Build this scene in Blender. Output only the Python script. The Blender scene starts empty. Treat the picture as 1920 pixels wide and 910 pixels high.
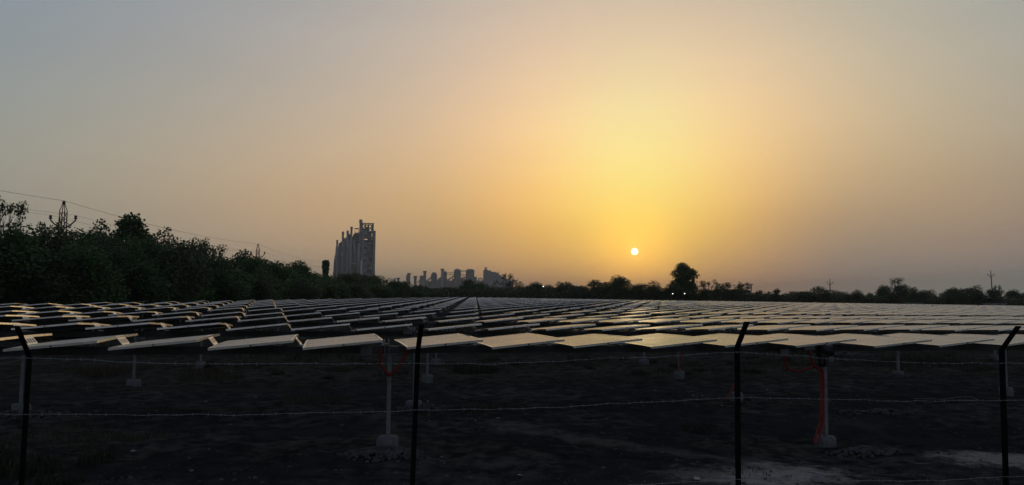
import bpy, bmesh, math, random
from mathutils import Vector, Matrix, noise
R = math.radians
sc = bpy.context.scene
col = sc.collection

# ------------------------------------------------------------------ camera
CAM_H = 2.178
cam_d = bpy.data.cameras.new('camera'); cam = bpy.data.objects.new('camera', cam_d); col.objects.link(cam)
rx_ = Vector((0.9745, -0.2241, 0.0095)).normalized(); fw_ = Vector((0.2228, 0.9721, 0.0728)).normalized()
up_ = rx_.cross(fw_).normalized(); rx_ = fw_.cross(up_)
mcam = Matrix((rx_, up_, -fw_)).transposed().to_4x4(); mcam.translation = (0, 0, CAM_H)
cam.matrix_world = mcam
cam_d.sensor_fit = 'HORIZONTAL'; cam_d.sensor_width = 36; cam_d.lens = 36 * 1498.0 / 1920
cam_d.clip_start = 0.1; cam_d.clip_end = 20000
sc.camera = cam

# ------------------------------------------------------------------ world: hazy evening sky
SUN_AZ, SUN_EL = 21.66, 3.57          # azimuth from +Y towards +X
w = bpy.data.worlds.new('World'); sc.world = w; w.use_nodes = True
nt = w.node_tree; nt.nodes.clear()
def N(t, **k):
    n = nt.nodes.new(t)
    for a, b in k.items(): setattr(n, a, b)
    return n
def put(s, v):
    if isinstance(v, (int, float)): s.default_value = v
    else: nt.links.new(v, s)
def M(op, a, b=0.0, c=None):
    n = N('ShaderNodeMath', operation=op); put(n.inputs[0], a); put(n.inputs[1], b)
    if c is not None: put(n.inputs[2], c)
    return n.outputs[0]
tc = N('ShaderNodeTexCoord')
rot = N('ShaderNodeVectorRotate', rotation_type='Z_AXIS'); nt.links.new(tc.outputs['Generated'], rot.inputs['Vector'])
rot.inputs['Angle'].default_value = R(SUN_AZ)
sep = N('ShaderNodeSeparateXYZ'); nt.links.new(rot.outputs[0], sep.inputs[0])
AZ = M('MULTIPLY', M('ARCTAN2', sep.outputs[0], sep.outputs[1]), 180 / math.pi)
EL = M('MULTIPLY', M('ARCSINE', sep.outputs[2]), 180 / math.pi)
SKY_BASE = [0.0703, 0.0463, 0.0299]
SKY = [(0, 3, 3, 3, 0.6916, 0.2692, -0.0005), (0, 8, 6, 8, -0.2735, 0.1245, 0.0441), (0, 10, 12, 12, 0.5812, 0.2865, 0.0295), (-8, 12, 20, 18, 0.054, -0.0043, 0.0413), (0, -1, 14, 3, 0.273, -0.1112, -0.0668), (0, 4, 18, 6, 0.1556, -0.0968, -0.2065), (0, 5, 35, 14, 0.481, 0.1714, -0.0825), (0, 25, 30, 20, 0.1964, 0.18, 0.0359), (0, 0, 50, 5, -0.1485, 0.0012, 0.1146), (0, 10, 90, 30, 0.0614, 0.114, 0.0964), (0, 90, 9999, 45, -0.0591, -0.0017, -0.1582), (0, 90, 9999, 70, 0.0608, 0.058, 0.2574), (0, 20, 9999, 10, 0.0262, -0.0285, 0.0349), (0, 0, 9999, 12, 0.1188, -0.0084, -0.0436), (0, 12, 9999, 22, 0.0341, 0.1691, 0.1633), (-25, 3, 12, 9, -0.0026, -0.0159, -0.0159), (28, 3, 12, 9, -0.187, -0.1459, -0.0384), (-12, 4, 8, 6, -0.2198, -0.0497, 0.0082), (12, 4, 8, 6, -0.3846, -0.1408, 0.0447), (0, 18, 10, 8, -0.0846, -0.0725, -0.0082), (0, -2, 200, 3, -0.0902, 0.0816, 0.047)]
acc = [c for c in SKY_BASE]
for a0, e0, sa, se, *cc in SKY:
    u = M('POWER', M('ABSOLUTE', M('DIVIDE', M('SUBTRACT', AZ, a0), sa)), 2.0)
    v = M('POWER', M('ABSOLUTE', M('DIVIDE', M('SUBTRACT', EL, e0), se)), 2.0)
    g = M('EXPONENT', M('MULTIPLY', M('ADD', u, v), -1.0))
    for i in range(3): acc[i] = M('MULTIPLY_ADD', g, cc[i], acc[i])
# faint uneven bands of haze
mpn = N('ShaderNodeMapping'); nt.links.new(rot.outputs[0], mpn.inputs['Vector']); mpn.inputs['Scale'].default_value = (1.6, 1.6, 9)
nzn = N('ShaderNodeTexNoise'); nt.links.new(mpn.outputs[0], nzn.inputs['Vector']); nzn.inputs['Scale'].default_value = 1.5; nzn.inputs['Detail'].default_value = 4
band = M('MULTIPLY_ADD', nzn.outputs['Fac'], .12, .94)
for i in range(3): acc[i] = M('MULTIPLY', acc[i], band)
# the disc of the sun itself, soft at its limb
sv = Vector((math.sin(R(SUN_AZ)) * math.cos(R(SUN_EL)), math.cos(R(SUN_AZ)) * math.cos(R(SUN_EL)), math.sin(R(SUN_EL))))
dn = N('ShaderNodeVectorMath', operation='DISTANCE'); nt.links.new(tc.outputs['Generated'], dn.inputs[0]); dn.inputs[1].default_value = sv
ang = M('MULTIPLY', dn.outputs['Value'], 180 / math.pi)
mr = N('ShaderNodeMapRange', interpolation_type='SMOOTHSTEP'); nt.links.new(ang, mr.inputs[0])
mr.inputs[1].default_value = 0.28; mr.inputs[2].default_value = 0.18; mr.inputs[3].default_value = 0; mr.inputs[4].default_value = 1
halo = M('EXPONENT', M('MULTIPLY', M('POWER', M('DIVIDE', ang, .62), 2.0), -1.0))
for i, k in enumerate((.16, .14, .03)): acc[i] = M('MULTIPLY_ADD', halo, k, acc[i])
for i, k in enumerate((2.6, 2.4, 1.9)): acc[i] = M('MAXIMUM', M('MULTIPLY_ADD', mr.outputs[0], k, acc[i]), 0.01)
cmb = N('ShaderNodeCombineColor')
for i in range(3): put(cmb.inputs[i], acc[i])
bg = N('ShaderNodeBackground'); bg.inputs['Strength'].default_value = 1.0; nt.links.new(cmb.outputs[0], bg.inputs['Color'])
wo = N('ShaderNodeOutputWorld'); nt.links.new(bg.outputs[0], wo.inputs['Surface'])

sun_d = bpy.data.lights.new('sun', 'SUN'); sun_d.energy = 0.02; sun_d.angle = R(3); sun_d.color = (1.0, 0.72, 0.42)
sun = bpy.data.objects.new('sun', sun_d); col.objects.link(sun)
sun.rotation_euler = sv.to_track_quat('Z', 'Y').to_euler()

sc.view_settings.view_transform = 'Standard'; sc.view_settings.look = 'None'
sc.view_settings.exposure = 0.0; sc.view_settings.gamma = 1.0
sc.render.engine = 'CYCLES'

# ------------------------------------------------------------------ helpers
def tag(o, label=None, cat=None, group=None, kind=None):
    if label: o['label'] = label
    if cat: o['category'] = cat
    if group: o['group'] = group
    if kind: o['kind'] = kind
    return o
def empty(name, loc=(0, 0, 0), rz=0):
    o = bpy.data.objects.new(name, None); col.objects.link(o); o.location = loc; o.rotation_euler = (0, 0, rz); o.empty_display_size = .2
    return o
def link(name, me, parent=None, loc=None, rot=None, scale=None):
    o = bpy.data.objects.new(name, me); col.objects.link(o)
    if parent: o.parent = parent
    if loc is not None: o.location = loc
    if rot is not None: o.rotation_euler = rot
    if scale is not None: o.scale = scale
    return o
class MB:
    def __init__(s): s.v = []; s.f = []; s.m = []; s.sm = []
    def add(s, vs, fs, mi=0, smooth=False):
        b = len(s.v); s.v += [tuple(p) for p in vs]
        for f in fs: s.f.append(tuple(b + i for i in f)); s.m.append(mi); s.sm.append(smooth)
    def box(s, x0, x1, y0, y1, z0, z1, mi=0, mat=None):
        vs = [Vector(p) for p in ((x0,y0,z0),(x1,y0,z0),(x1,y1,z0),(x0,y1,z0),(x0,y0,z1),(x1,y0,z1),(x1,y1,z1),(x0,y1,z1))]
        if mat: vs = [mat @ p for p in vs]
        s.add(vs, [(3,2,1,0),(4,5,6,7),(0,1,5,4),(1,2,6,5),(2,3,7,6),(3,0,4,7)], mi)
    def bar(s, a, b, r, mi=0, sides=4, r2=None):
        s.tube([a, b], [r, r if r2 is None else r2], sides, mi, smooth=sides > 5)
    def tube(s, pts, rad, sides=8, mi=0, smooth=True, caps=True):
        pts = [Vector(p) for p in pts]; n = len(pts)
        if isinstance(rad, (int, float)): rad = [rad] * n
        vs = []; prev = None
        for i, p in enumerate(pts):
            t = (pts[min(i + 1, n - 1)] - pts[max(i - 1, 0)]).normalized()
            if prev is None:
                prev = Vector((0, 0, 1)) if abs(t.z) < .9 else Vector((0, 1, 0))
            a = (prev - t * prev.dot(t)).normalized(); b = t.cross(a); prev = a
            o = math.pi / sides
            for j in range(sides):
                q = 2 * math.pi * j / sides + o
                vs.append(p + (a * math.cos(q) + b * math.sin(q)) * rad[i])
        fs = []
        for i in range(n - 1):
            for j in range(sides):
                k = (j + 1) % sides
                fs.append((i * sides + j, i * sides + k, (i + 1) * sides + k, (i + 1) * sides + j))
        if caps: fs += [tuple(range(sides))[::-1], tuple((n - 1) * sides + j for j in range(sides))]
        s.add(vs, fs, mi, smooth)
    def lathe(s, cx, cy, prof, sides=20, mi=0, smooth=True):
        vs = []
        for r, z in prof:
            for j in range(sides):
                q = 2 * math.pi * j / sides; vs.append((cx + r * math.cos(q), cy + r * math.sin(q), z))
        fs = []
        for i in range(len(prof) - 1):
            for j in range(sides):
                k = (j + 1) % sides; fs.append((i * sides + j, i * sides + k, (i + 1) * sides + k, (i + 1) * sides + j))
        fs += [tuple(range(sides))[::-1], tuple((len(prof) - 1) * sides + j for j in range(sides))]
        s.add(vs, fs, mi, smooth)
    def rock(s, c, r, rng, mi=0, flat=.7):
        vs = []; 
        for z, k in ((-.7, .6), (-.1, 1.0), (.55, .75)):
            for j in range(6):
                q = j * math.pi / 3 + rng.uniform(-.3, .3); rr = r * k * rng.uniform(.75, 1.2)
                vs.append((c[0] + rr * math.cos(q), c[1] + rr * math.sin(q), c[2] + z * r * flat + rng.uniform(-.1, .1) * r))
        vs.append((c[0], c[1], c[2] + r * flat * rng.uniform(.75, 1)))
        fs = []
        for i in range(2):
            for j in range(6):
                k = (j + 1) % 6; fs.append((i * 6 + j, i * 6 + k, (i + 1) * 6 + k, (i + 1) * 6 + j))
        for j in range(6): fs.append((12 + j, 12 + (j + 1) % 6, 18))
        s.add(vs, fs, mi)
    def mesh(s, name, mats):
        me = bpy.data.meshes.new(name); me.from_pydata(s.v, [], s.f); 
        for m in (mats if isinstance(mats, (list, tuple)) else [mats]): me.materials.append(m)
        me.polygons.foreach_set('material_index', s.m); me.polygons.foreach_set('use_smooth', s.sm); me.update()
        return me
    def build(s, name, mats, parent=None, loc=None, rot=None):
        return link(name, s.mesh(name, mats), parent, loc, rot)
ORD = 'first second third fourth fifth sixth seventh eighth ninth tenth eleventh twelfth thirteenth fourteenth fifteenth sixteenth seventeenth eighteenth nineteenth twentieth'.split()
ORD += ['twenty-' + q for q in ORD[:9]] + ['thirtieth'] + ['thirty-' + q for q in ORD[:9]] + ['fortieth'] + ['forty-' + q for q in ORD[:9]] + ['fiftieth'] + ['fifty-' + q for q in ORD[:9]]

# ------------------------------------------------------------------ materials
def mat(name, base=(.5,.5,.5), rough=.7, metal=0.0, spec=.5, noise_=None, bump=None, trans=None):
    m = bpy.data.materials.new(name); m.use_nodes = True; t = m.node_tree; b = t.nodes['Principled BSDF']
    b.inputs['Base Color'].default_value = (*base, 1); b.inputs['Roughness'].default_value = rough
    b.inputs['Metallic'].default_value = metal; b.inputs['Specular IOR Level'].default_value = spec
    if noise_:
        sc_, lo, hi = noise_
        tcn = t.nodes.new('ShaderNodeTexCoord'); n = t.nodes.new('ShaderNodeTexNoise'); n.inputs['Scale'].default_value = sc_; n.inputs['Detail'].default_value = 6
        t.links.new(tcn.outputs['Object'], n.inputs['Vector'])
        r = t.nodes.new('ShaderNodeValToRGB'); r.color_ramp.elements[0].position = .3; r.color_ramp.elements[1].position = .7
        r.color_ramp.elements[0].color = (*[c * lo for c in base], 1); r.color_ramp.elements[1].color = (*[min(1, c * hi) for c in base], 1)
        t.links.new(n.outputs['Fac'], r.inputs[0]); t.links.new(r.outputs[0], b.inputs['Base Color'])
        if bump:
            bp = t.nodes.new('ShaderNodeBump'); bp.inputs['Strength'].default_value = bump; bp.inputs['Distance'].default_value = .01
            t.links.new(n.outputs['Fac'], bp.inputs['Height']); t.links.new(bp.outputs[0], b.inputs['Normal'])
    return m
def leaf_mat(name, c0, c1, trans=.25):
    m = bpy.data.materials.new(name); m.use_nodes = True; t = m.node_tree; b = t.nodes['Principled BSDF']
    b.inputs['Roughness'].default_value = .6; b.inputs['Specular IOR Level'].default_value = .3
    oi = t.nodes.new('ShaderNodeObjectInfo'); tcn = t.nodes.new('ShaderNodeTexCoord'); n = t.nodes.new('ShaderNodeTexNoise'); n.inputs['Scale'].default_value = 5; n.inputs['Detail'].default_value = 4
    t.links.new(tcn.outputs['Object'], n.inputs['Vector'])
    ad = t.nodes.new('ShaderNodeMath'); ad.operation = 'MULTIPLY_ADD'; ad.inputs[1].default_value = .5
    t.links.new(oi.outputs['Random'], ad.inputs[0]); t.links.new(n.outputs['Fac'], ad.inputs[2])
    r = t.nodes.new('ShaderNodeValToRGB'); r.color_ramp.elements[0].position = .35; r.color_ramp.elements[1].position = 1.0
    r.color_ramp.elements[0].color = (*c0, 1); r.color_ramp.elements[1].color = (*c1, 1)
    t.links.new(ad.outputs[0], r.inputs[0]); t.links.new(r.outputs[0], b.inputs['Base Color'])
    tr = t.nodes.new('ShaderNodeBsdfTranslucent'); t.links.new(r.outputs[0], tr.inputs['Color'])
    mx = t.nodes.new('ShaderNodeMixShader'); mx.inputs[0].default_value = trans
    t.links.new(b.outputs[0], mx.inputs[1]); t.links.new(tr.outputs[0], mx.inputs[2]); t.links.new(mx.outputs[0], t.nodes['Material Output'].inputs['Surface'])
    return m
def panel_mat():
    m = bpy.data.materials.new('dusty_solar_glass'); m.use_nodes = True; t = m.node_tree; b = t.nodes['Principled BSDF']
    tcn = t.nodes.new('ShaderNodeTexCoord'); sp = t.nodes.new('ShaderNodeSeparateXYZ'); t.links.new(tcn.outputs['Object'], sp.inputs[0])
    def mth(op, a, v=0.0):
        n = t.nodes.new('ShaderNodeMath'); n.operation = op
        t.links.new(a, n.inputs[0])
        if isinstance(v, (int, float)): n.inputs[1].default_value = v
        else: t.links.new(v, n.inputs[1])
        return n.outputs[0]
    # cell grid, pale gaps between dark cells
    def lines(o, pitch, wd):
        return mth('LESS_THAN', mth('ABSOLUTE', mth('SUBTRACT', mth('FRACT', mth('DIVIDE', o, pitch)), .5)), wd)
    gx = lines(sp.outputs[0], .16, .018); gy = lines(sp.outputs[1], .172, .016); gm = mth('MAXIMUM', gx, gy)
    n = t.nodes.new('ShaderNodeTexNoise'); n.inputs['Scale'].default_value = 2.2; n.inputs['Detail'].default_value = 8; n.inputs['Roughness'].default_value = .65
    oi = t.nodes.new('ShaderNodeObjectInfo'); vm = t.nodes.new('ShaderNodeVectorMath'); vm.operation = 'ADD'
    cx = t.nodes.new('ShaderNodeCombineXYZ'); t.links.new(mth('MULTIPLY', oi.outputs['Random'], 40.0), cx.inputs[0]); t.links.new(cx.outputs[0], vm.inputs[0]); t.links.new(tcn.outputs['Object'], vm.inputs[1])
    t.links.new(vm.outputs[0], n.inputs['Vector'])
    mc = t.nodes.new('ShaderNodeMix'); mc.data_type = 'RGBA'; mc.inputs['A'].default_value = (.008, .011, .022, 1); mc.inputs['B'].default_value = (.05, .05, .055, 1); t.links.new(gm, mc.inputs['Factor'])
    dust = t.nodes.new('ShaderNodeMapRange'); dust.inputs[1].default_value = .35; dust.inputs[2].default_value = .8; dust.inputs[3].default_value = .05; dust.inputs[4].default_value = .22
    t.links.new(n.outputs['Fac'], dust.inputs[0])
    md = t.nodes.new('ShaderNodeMix'); md.data_type = 'RGBA'; t.links.new(dust.outputs[0], md.inputs['Factor']); t.links.new(mc.outputs['Result'], md.inputs['A']); md.inputs['B'].default_value = (.30, .25, .19, 1)
    t.links.new(md.outputs['Result'], b.inputs['Base Color'])
    rr = t.nodes.new('ShaderNodeMapRange'); rr.inputs[1].default_value = .3; rr.inputs[2].default_value = .8; rr.inputs[3].default_value = PANEL_ROUGH; rr.inputs[4].default_value = PANEL_ROUGH + .12
    t.links.new(n.outputs['Fac'], rr.inputs[0]); t.links.new(rr.outputs[0], b.inputs['Roughness'])
    b.inputs['IOR'].default_value = 2.0; b.inputs['Sheen Weight'].default_value = .3; b.inputs['Sheen Roughness'].default_value = .45; b.inputs['Sheen Tint'].default_value = (.85, .87, .9, 1)
    return m
PANEL_ROUGH = .23
M_glass = panel_mat()
M_frame = mat('anodised_aluminium', (.72,.74,.76), .26, .95, noise_=(9, .85, 1.1))
M_hole = mat('dark_hole', (.01,.01,.01), .9)
M_steel = mat('galvanised_steel', (.22,.23,.24), .55, .5, noise_=(14, .75, 1.2))
M_tube = mat('torque_tube_steel', (.075,.08,.085), .6, .4, noise_=(8, .8, 1.2))
M_plate = mat('bright_bracket_plate', (.80,.78,.74), .42, .8)
M_conc = mat('pale_concrete', (.17,.182,.185), .92, noise_=(22, .65, 1.2), bump=.6)
M_rub = mat('rubble_stone', (.085,.09,.09), .95, noise_=(9, .5, 1.3))
M_red = mat('red_conduit_plastic', (.28,.020,.013), .6)
M_box = mat('grey_plastic_box', (.16,.17,.18), .6)
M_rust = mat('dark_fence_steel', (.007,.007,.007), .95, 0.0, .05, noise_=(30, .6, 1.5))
M_wire = mat('galvanised_wire', (.33,.35,.36), .6, .3)
M_cable = mat('dark_cable', (.06,.06,.06), .6)
M_litter = mat('pale_litter', (.5,.49,.46), .8, noise_=(40, .6, 1.1))
M_bark = mat('dark_bark', (.06,.045,.035), .95, noise_=(6, .6, 1.3))
M_leaf = leaf_mat('dark_green_leaves', (.030,.072,.024), (.075,.14,.042))
M_leaf2 = leaf_mat('olive_leaves', (.04,.066,.030), (.085,.115,.05))
M_pole = mat('weathered_pole_concrete', (.22,.21,.20), .9, noise_=(6, .7, 1.2))
M_lattice = mat('rusty_lattice_steel', (.07,.05,.045), .8, .3)
M_insul = mat('brown_porcelain', (.05,.025,.02), .3)
M_pconc = mat('plant_concrete', (.25,.25,.255), .95, noise_=(.06, .8, 1.15))
M_psteel = mat('plant_grey_steel', (.20,.205,.215), .7, .2, noise_=(.1, .8, 1.15))
M_pduct = mat('plant_duct_steel', (.30,.31,.33), .6, .3, noise_=(.12, .8, 1.15))
M_pdark = mat('plant_dark_machinery', (.12,.12,.125), .8, noise_=(.1, .7, 1.2))
M_lamp = bpy.data.materials.new('lit_lamp'); M_lamp.use_nodes = True
_b = M_lamp.node_tree.nodes['Principled BSDF']; _b.inputs['Emission Color'].default_value = (.85, 1, .95, 1); _b.inputs['Emission Strength'].default_value = 3.5
M_hut = mat('pale_hut_wall', (.4,.39,.37), .9, noise_=(2, .8, 1.1))

# ------------------------------------------------------------------ ground
def interp(x, xs, ys):
    if x <= xs[0]: return ys[0]
    for i in range(1, len(xs)):
        if x <= xs[i]:
            t = (x - xs[i-1]) / (xs[i] - xs[i-1]); return ys[i-1] + t * (ys[i] - ys[i-1])
    return ys[-1]
def H(X, Y):
    b = interp(Y, [0,12,15,20,24,28.4,33,125,200], [0,0,.08,.09,.13,.2,.255,1.1,1.3])
    b -= .0055 * max(0, min(X, 150) - 20) * min(1, max(0, (Y - 30) / 87))
    b += .07 * math.exp(-((X - .85) / 2.2) ** 2 - ((Y - 11.4) / 1.6) ** 2) - .08 * math.exp(-((X - 7.75) / 2.2) ** 2 - ((Y - 11.2) / 1.6) ** 2)
    return b
def ground_z(X, Y):
    f = max(0.0, min(1, (60 - abs(Y)) / 30))
    n = noise.fractal(Vector((X * .55, Y * .55, 3.1)), 1.0, 2.1, 4) * .045
    n += noise.fractal(Vector((X * 2.6, Y * 2.6, 8.1)), 1.0, 2.1, 4) * .034
    return H(X, Y) + n * f
def axis(lo, f0, f1, hi, st):
    a = []; x = f0
    while x <= f1: a.append(x); x += st
    s = st; x = a[-1]
    while x < hi: s *= 1.22; x += s; a.append(min(x, hi))
    s = st; x = f0
    while x > lo: s *= 1.22; x -= s; a.insert(0, max(x, lo))
    return a
gx = axis(-2600, -9, 22, 2900, .13); gy = axis(-250, 5.5, 26, 5200, .13)
gv = [(x, y, ground_z(x, y)) for y in gy for x in gx]; nx = len(gx)
gf = [(j*nx+i, j*nx+i+1, (j+1)*nx+i+1, (j+1)*nx+i) for j in range(len(gy)-1) for i in range(nx-1)]
gm = bpy.data.meshes.new('ground'); gm.from_pydata(gv, [], gf); gm.polygons.foreach_set('use_smooth', [True] * len(gf)); gm.update()
def ground_mat():
    m = bpy.data.materials.new('black_soil'); m.use_nodes = True; t = m.node_tree; b = t.nodes['Principled BSDF']; L = t.links.new
    b.inputs['Roughness'].default_value = .97; b.inputs['Specular IOR Level'].default_value = 0.0
    tcn = t.nodes.new('ShaderNodeTexCoord'); P = tcn.outputs['Object']
    def nz(s, d=8, r=.6):
        n = t.nodes.new('ShaderNodeTexNoise'); n.inputs['Scale'].default_value = s; n.inputs['Detail'].default_value = d; n.inputs['Roughness'].default_value = r; L(P, n.inputs['Vector']); return n.outputs['Fac']
    def rng_(v, a, b_, lo=0, hi=1, sm=True):
        n = t.nodes.new('ShaderNodeMapRange'); n.interpolation_type = 'SMOOTHSTEP' if sm else 'LINEAR'; L(v, n.inputs[0])
        for i, q in zip((1, 2, 3, 4), (a, b_, lo, hi)): n.inputs[i].default_value = q
        return n.outputs[0]
    def mth(op, a, v):
        n = t.nodes.new('ShaderNodeMath'); n.operation = op; L(a, n.inputs[0])
        if isinstance(v, (int, float)): n.inputs[1].default_value = v
        else: L(v, n.inputs[1])
        return n.outputs[0]
    def mix(f, A, B):
        n = t.nodes.new('ShaderNodeMix'); n.data_type = 'RGBA'
        if isinstance(f, (int, float)): n.inputs['Factor'].default_value = f
        else: L(f, n.inputs['Factor'])
        for k, q in (('A', A), ('B', B)):
            if isinstance(q, tuple): n.inputs[k].default_value = (*q, 1)
            else: L(q, n.inputs[k])
        return n.outputs['Result']
    n1 = nz(.35); n2 = nz(3.0, 10, .7); n3 = nz(22, 6, .7)
    c = mix(rng_(n2, .35, .7), (.024, .026, .026), (.11, .108, .096))
    c = mix(rng_(n1, .42, .62), c, (.026, .031, .034))
    c = mix(mth('MULTIPLY', rng_(n1, .52, .7), .6), c, (.10, .096, .082))
    # churned trench line and browner soil beneath the second row
    sp = t.nodes.new('ShaderNodeSeparateXYZ'); L(P, sp.inputs[0])
    yy = mth('ADD', sp.outputs[1], mth('MULTIPLY', nz(.5), 3.0))
    c = mix(mth('MULTIPLY', rng_(yy, 19.5, 23.5), .75), c, mix(rng_(n2, .4, .65), (.045, .048, .040), (.12, .115, .088)))
    # sandy patches
    wob = mth('ADD', mth('MULTIPLY', mth('SUBTRACT', nz(1.1, 8, .62), .5), 2.4), mth('MULTIPLY', mth('SUBTRACT', nz(5.5, 8, .75), .5), 2.2))
    tot = None
    for (px, py, ax, ay, k, st) in ((5.55, 9.15, 1.1, .95, .1, 1.0), (4.7, 9.6, .7, .4, .2, .45), (9.4, 9.75, 1.15, .62, -.35, .95), (4.5, 11.6, .3, 2.2, .75, .26), (3.4, 13.3, .25, 1.4, .7, .16), (9.0, 8.1, .5, .4, 0, .8), (-1.5, 7.4, 1.2, .4, 0, .25)):
        mp = t.nodes.new('ShaderNodeMapping'); mp.vector_type = 'TEXTURE'
        mp.inputs['Location'].default_value = (px, py, 0); mp.inputs['Rotation'].default_value = (0, 0, k); mp.inputs['Scale'].default_value = (ax, ay, 9999)
        L(P, mp.inputs['Vector'])
        ln = t.nodes.new('ShaderNodeVectorMath'); ln.operation = 'LENGTH'; L(mp.outputs[0], ln.inputs[0])
        e = mth('MULTIPLY', rng_(mth('ADD', ln.outputs['Value'], wob), 1.25, .35), st)
        tot = e if tot is None else mth('MAXIMUM', tot, e)
    sand = mix(rng_(n3, .35, .65), (.27, .255, .225), (.46, .43, .38))
    c = mix(mth('MULTIPLY', tot, rng_(n2, .32, .52, .35, 1)), c, sand)
    # grit: scattered tiny pale chips
    vo = t.nodes.new('ShaderNodeTexVoronoi'); vo.inputs['Scale'].default_value = 7; L(P, vo.inputs['Vector'])
    gr = mth('MULTIPLY', rng_(vo.outputs['Distance'], .10, .05), mth('GREATER_THAN', nz(4.3, 2), .60))
    c = mix(mth('MULTIPLY', gr, .8), c, (.20, .20, .185))
    L(c, b.inputs['Base Color'])
    hgt = mth('ADD', mth('MULTIPLY', n2, .5), mth('MULTIPLY', n3, .35))
    bp = t.nodes.new('ShaderNodeBump'); bp.inputs['Strength'].default_value = .9; bp.inputs['Distance'].default_value = .05; L(hgt, bp.inputs['Height']); L(bp.outputs[0], b.inputs['Normal'])
    return m
gm.materials.append(ground_mat())
g = link('ground', gm); tag(g, kind='structure')

# ------------------------------------------------------------------ solar tracker rows
WID, LEN, THK, PIT, RISE = 1.0, 2.1, .03, 1.12, .10
RY = -math.asin(RISE / WID)
def bend(y): return .007 * (1 - (y / (LEN / 2)) ** 2)
def module_meshes():
    ys = [-LEN/2 + LEN * i / 8 for i in range(9)]; rim = .022
    fr = MB(); gl = MB()
    # outer shell
    def ring(x, dz): return [(x, y, bend(y) + dz) for y in ys]
    for x, flip in ((0, 0), (WID, 1)):
        a = ring(x, 0) + ring(x, THK); fs = [(i, i+1, i+10, i+9) for i in range(8)]
        fr.add(a, [f[::-1] for f in fs] if not flip else fs)
    for y, fl in ((ys[0], 1), (ys[-1], 0)):
        q = [(0, y, bend(y)), (WID, y, bend(y)), (WID, y, bend(y)+THK), (0, y, bend(y)+THK)]
        fr.add(q, [(0,1,2,3)] if fl else [(3,2,1,0)])
    # top rim
    for x0, x1 in ((0, rim), (WID - rim, WID)):
        a = ring(x0, THK) + ring(x1, THK); fr.add(a, [(i, i+9, i+10, i+1) for i in range(8)])
    for y0, y1 in ((ys[0], ys[0] + rim), (ys[-1] - rim, ys[-1])):
        fr.add([(rim, y0, bend(y0)+THK), (WID-rim, y0, bend(y0)+THK), (WID-rim, y1, bend(y1)+THK), (rim, y1, bend(y1)+THK)], [(0,1,2,3)])
    # little dark hole at the middle of each short side
    fr.box(WID*.5-.011, WID*.5+.011, ys[0]-.003, ys[0]+.01, .004, .020, 1)
    yin = [ys[0] + rim] + ys[1:-1] + [ys[-1] - rim]
    a = [(rim, y, bend(y) + THK - .002) for y in yin] + [(WID - rim, y, bend(y) + THK - .002) for y in yin]
    gl.add(a, [(i, i+9, i+10, i+1) for i in range(8)], 0, True)
    a = [(.002, y, bend(y) + .006) for y in yin] + [(WID - .002, y, bend(y) + .006) for y in yin]
    gl.add(a, [(i, i+1, i+10, i+9) for i in range(8)], 1, True)
    glass = gl.mesh('solar_panel', [M_glass, M_box]); frame = fr.mesh('frame', [M_frame, M_hole])
    both = MB(); both.add(fr.v, fr.f, 2); both.m = [3 if q else 2 for q in fr.m]
    n = len(both.v); both.v += gl.v; both.f += [tuple(n + i for i in f) for f in gl.f]; both.m += gl.m; both.sm += gl.sm
    return glass, frame, both.mesh('solar_panel', [M_glass, M_box, M_frame, M_hole])
ME_glass, ME_frame, ME_both = module_meshes()
def bracket_mesh(detail=True):
    b = MB()
    # slanting plate with four slots, top at the high edge, foot on the tube
    top = Vector((-.02, 0, .035)); bot = Vector((.075, 0, -.085))
    n = 4 if detail else 1
    hw = .2
    def P(u, v, off=0): # u across (y), v down
        p = top.lerp(bot, v); return (p.x + off * .78, -hw + u * 2 * hw, p.z + off * .62)
    cuts = [0, .12, .25, .34, .47, .55, .68, .77, .90, 1] if detail else [0, 1]
    for side, off in ((0, 0), (1, .006)):
        for i in range(len(cuts) - 1):
            for (v0, v1) in ((0, .35), (.35, .8), (.8, 1)):
                if detail and i % 2 == 1 and v0 == .35: continue
                q = [P(cuts[i], v0, off), P(cuts[i+1], v0, off), P(cuts[i+1], v1, off), P(cuts[i], v1, off)]
                b.add(q, [(0,1,2,3)] if side else [(3,2,1,0)])
    for u in (0, 1):
        b.add([P(u, 0), P(u, 1), P(u, 1, .006), P(u, 0, .006)], [(0,1,2,3)])
    b.box(.05, .115, -.07, -.02, -.105, -.085); b.box(.05, .115, .02, .07, -.105, -.085)
    return b.mesh('bracket', M_plate)
ME_br, ME_br0 = bracket_mesh(True), bracket_mesh(False)
def column_mesh(hh, detail):
    b = MB(); w_, d_, t_ = .055, .075, .006
    if detail:
        b.box(-w_/2, w_/2, -d_/2, -d_/2 + t_, -.3, hh); b.box(-w_/2, -w_/2 + t_, -d_/2 + t_, d_/2, -.3, hh); b.box(-w_/2 + t_, w_/2, d_/2 - t_, d_/2, -.3, hh)
    else: b.box(-w_/2, w_/2, -d_/2, d_/2, -.3, hh)
    return b
def footing_mesh(rng, r=.15, h=.2):
    b = MB(); prof = [(r*1.03, -.1), (r*1.02, h*.5), (r, h*.85), (r*.93, h), (.001, h + .004)]
    b.lathe(0, 0, prof, 12, 0, True)
    b.v = [(x*(1 + .10*noise.noise(Vector((x*9+rng, y*9, z*7)))) , y*(1 + .10*noise.noise(Vector((x*9, y*9+rng, z*7)))), z) for x, y, z in b.v]
    return b.mesh('footing', M_conc)
FOOT = [footing_mesh(i * 3.3, r, h_) for i, (r, h_) in enumerate(((.15,.19), (.16,.17), (.14,.2)))]
ZHI = [1.67, 1.75, 1.765, 1.80, 1.87, 1.925]
DROP = [.012, .103, .06, .088, .072, .088]
NROW = 24
rr = random.Random(5)
ROWS = []
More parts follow.
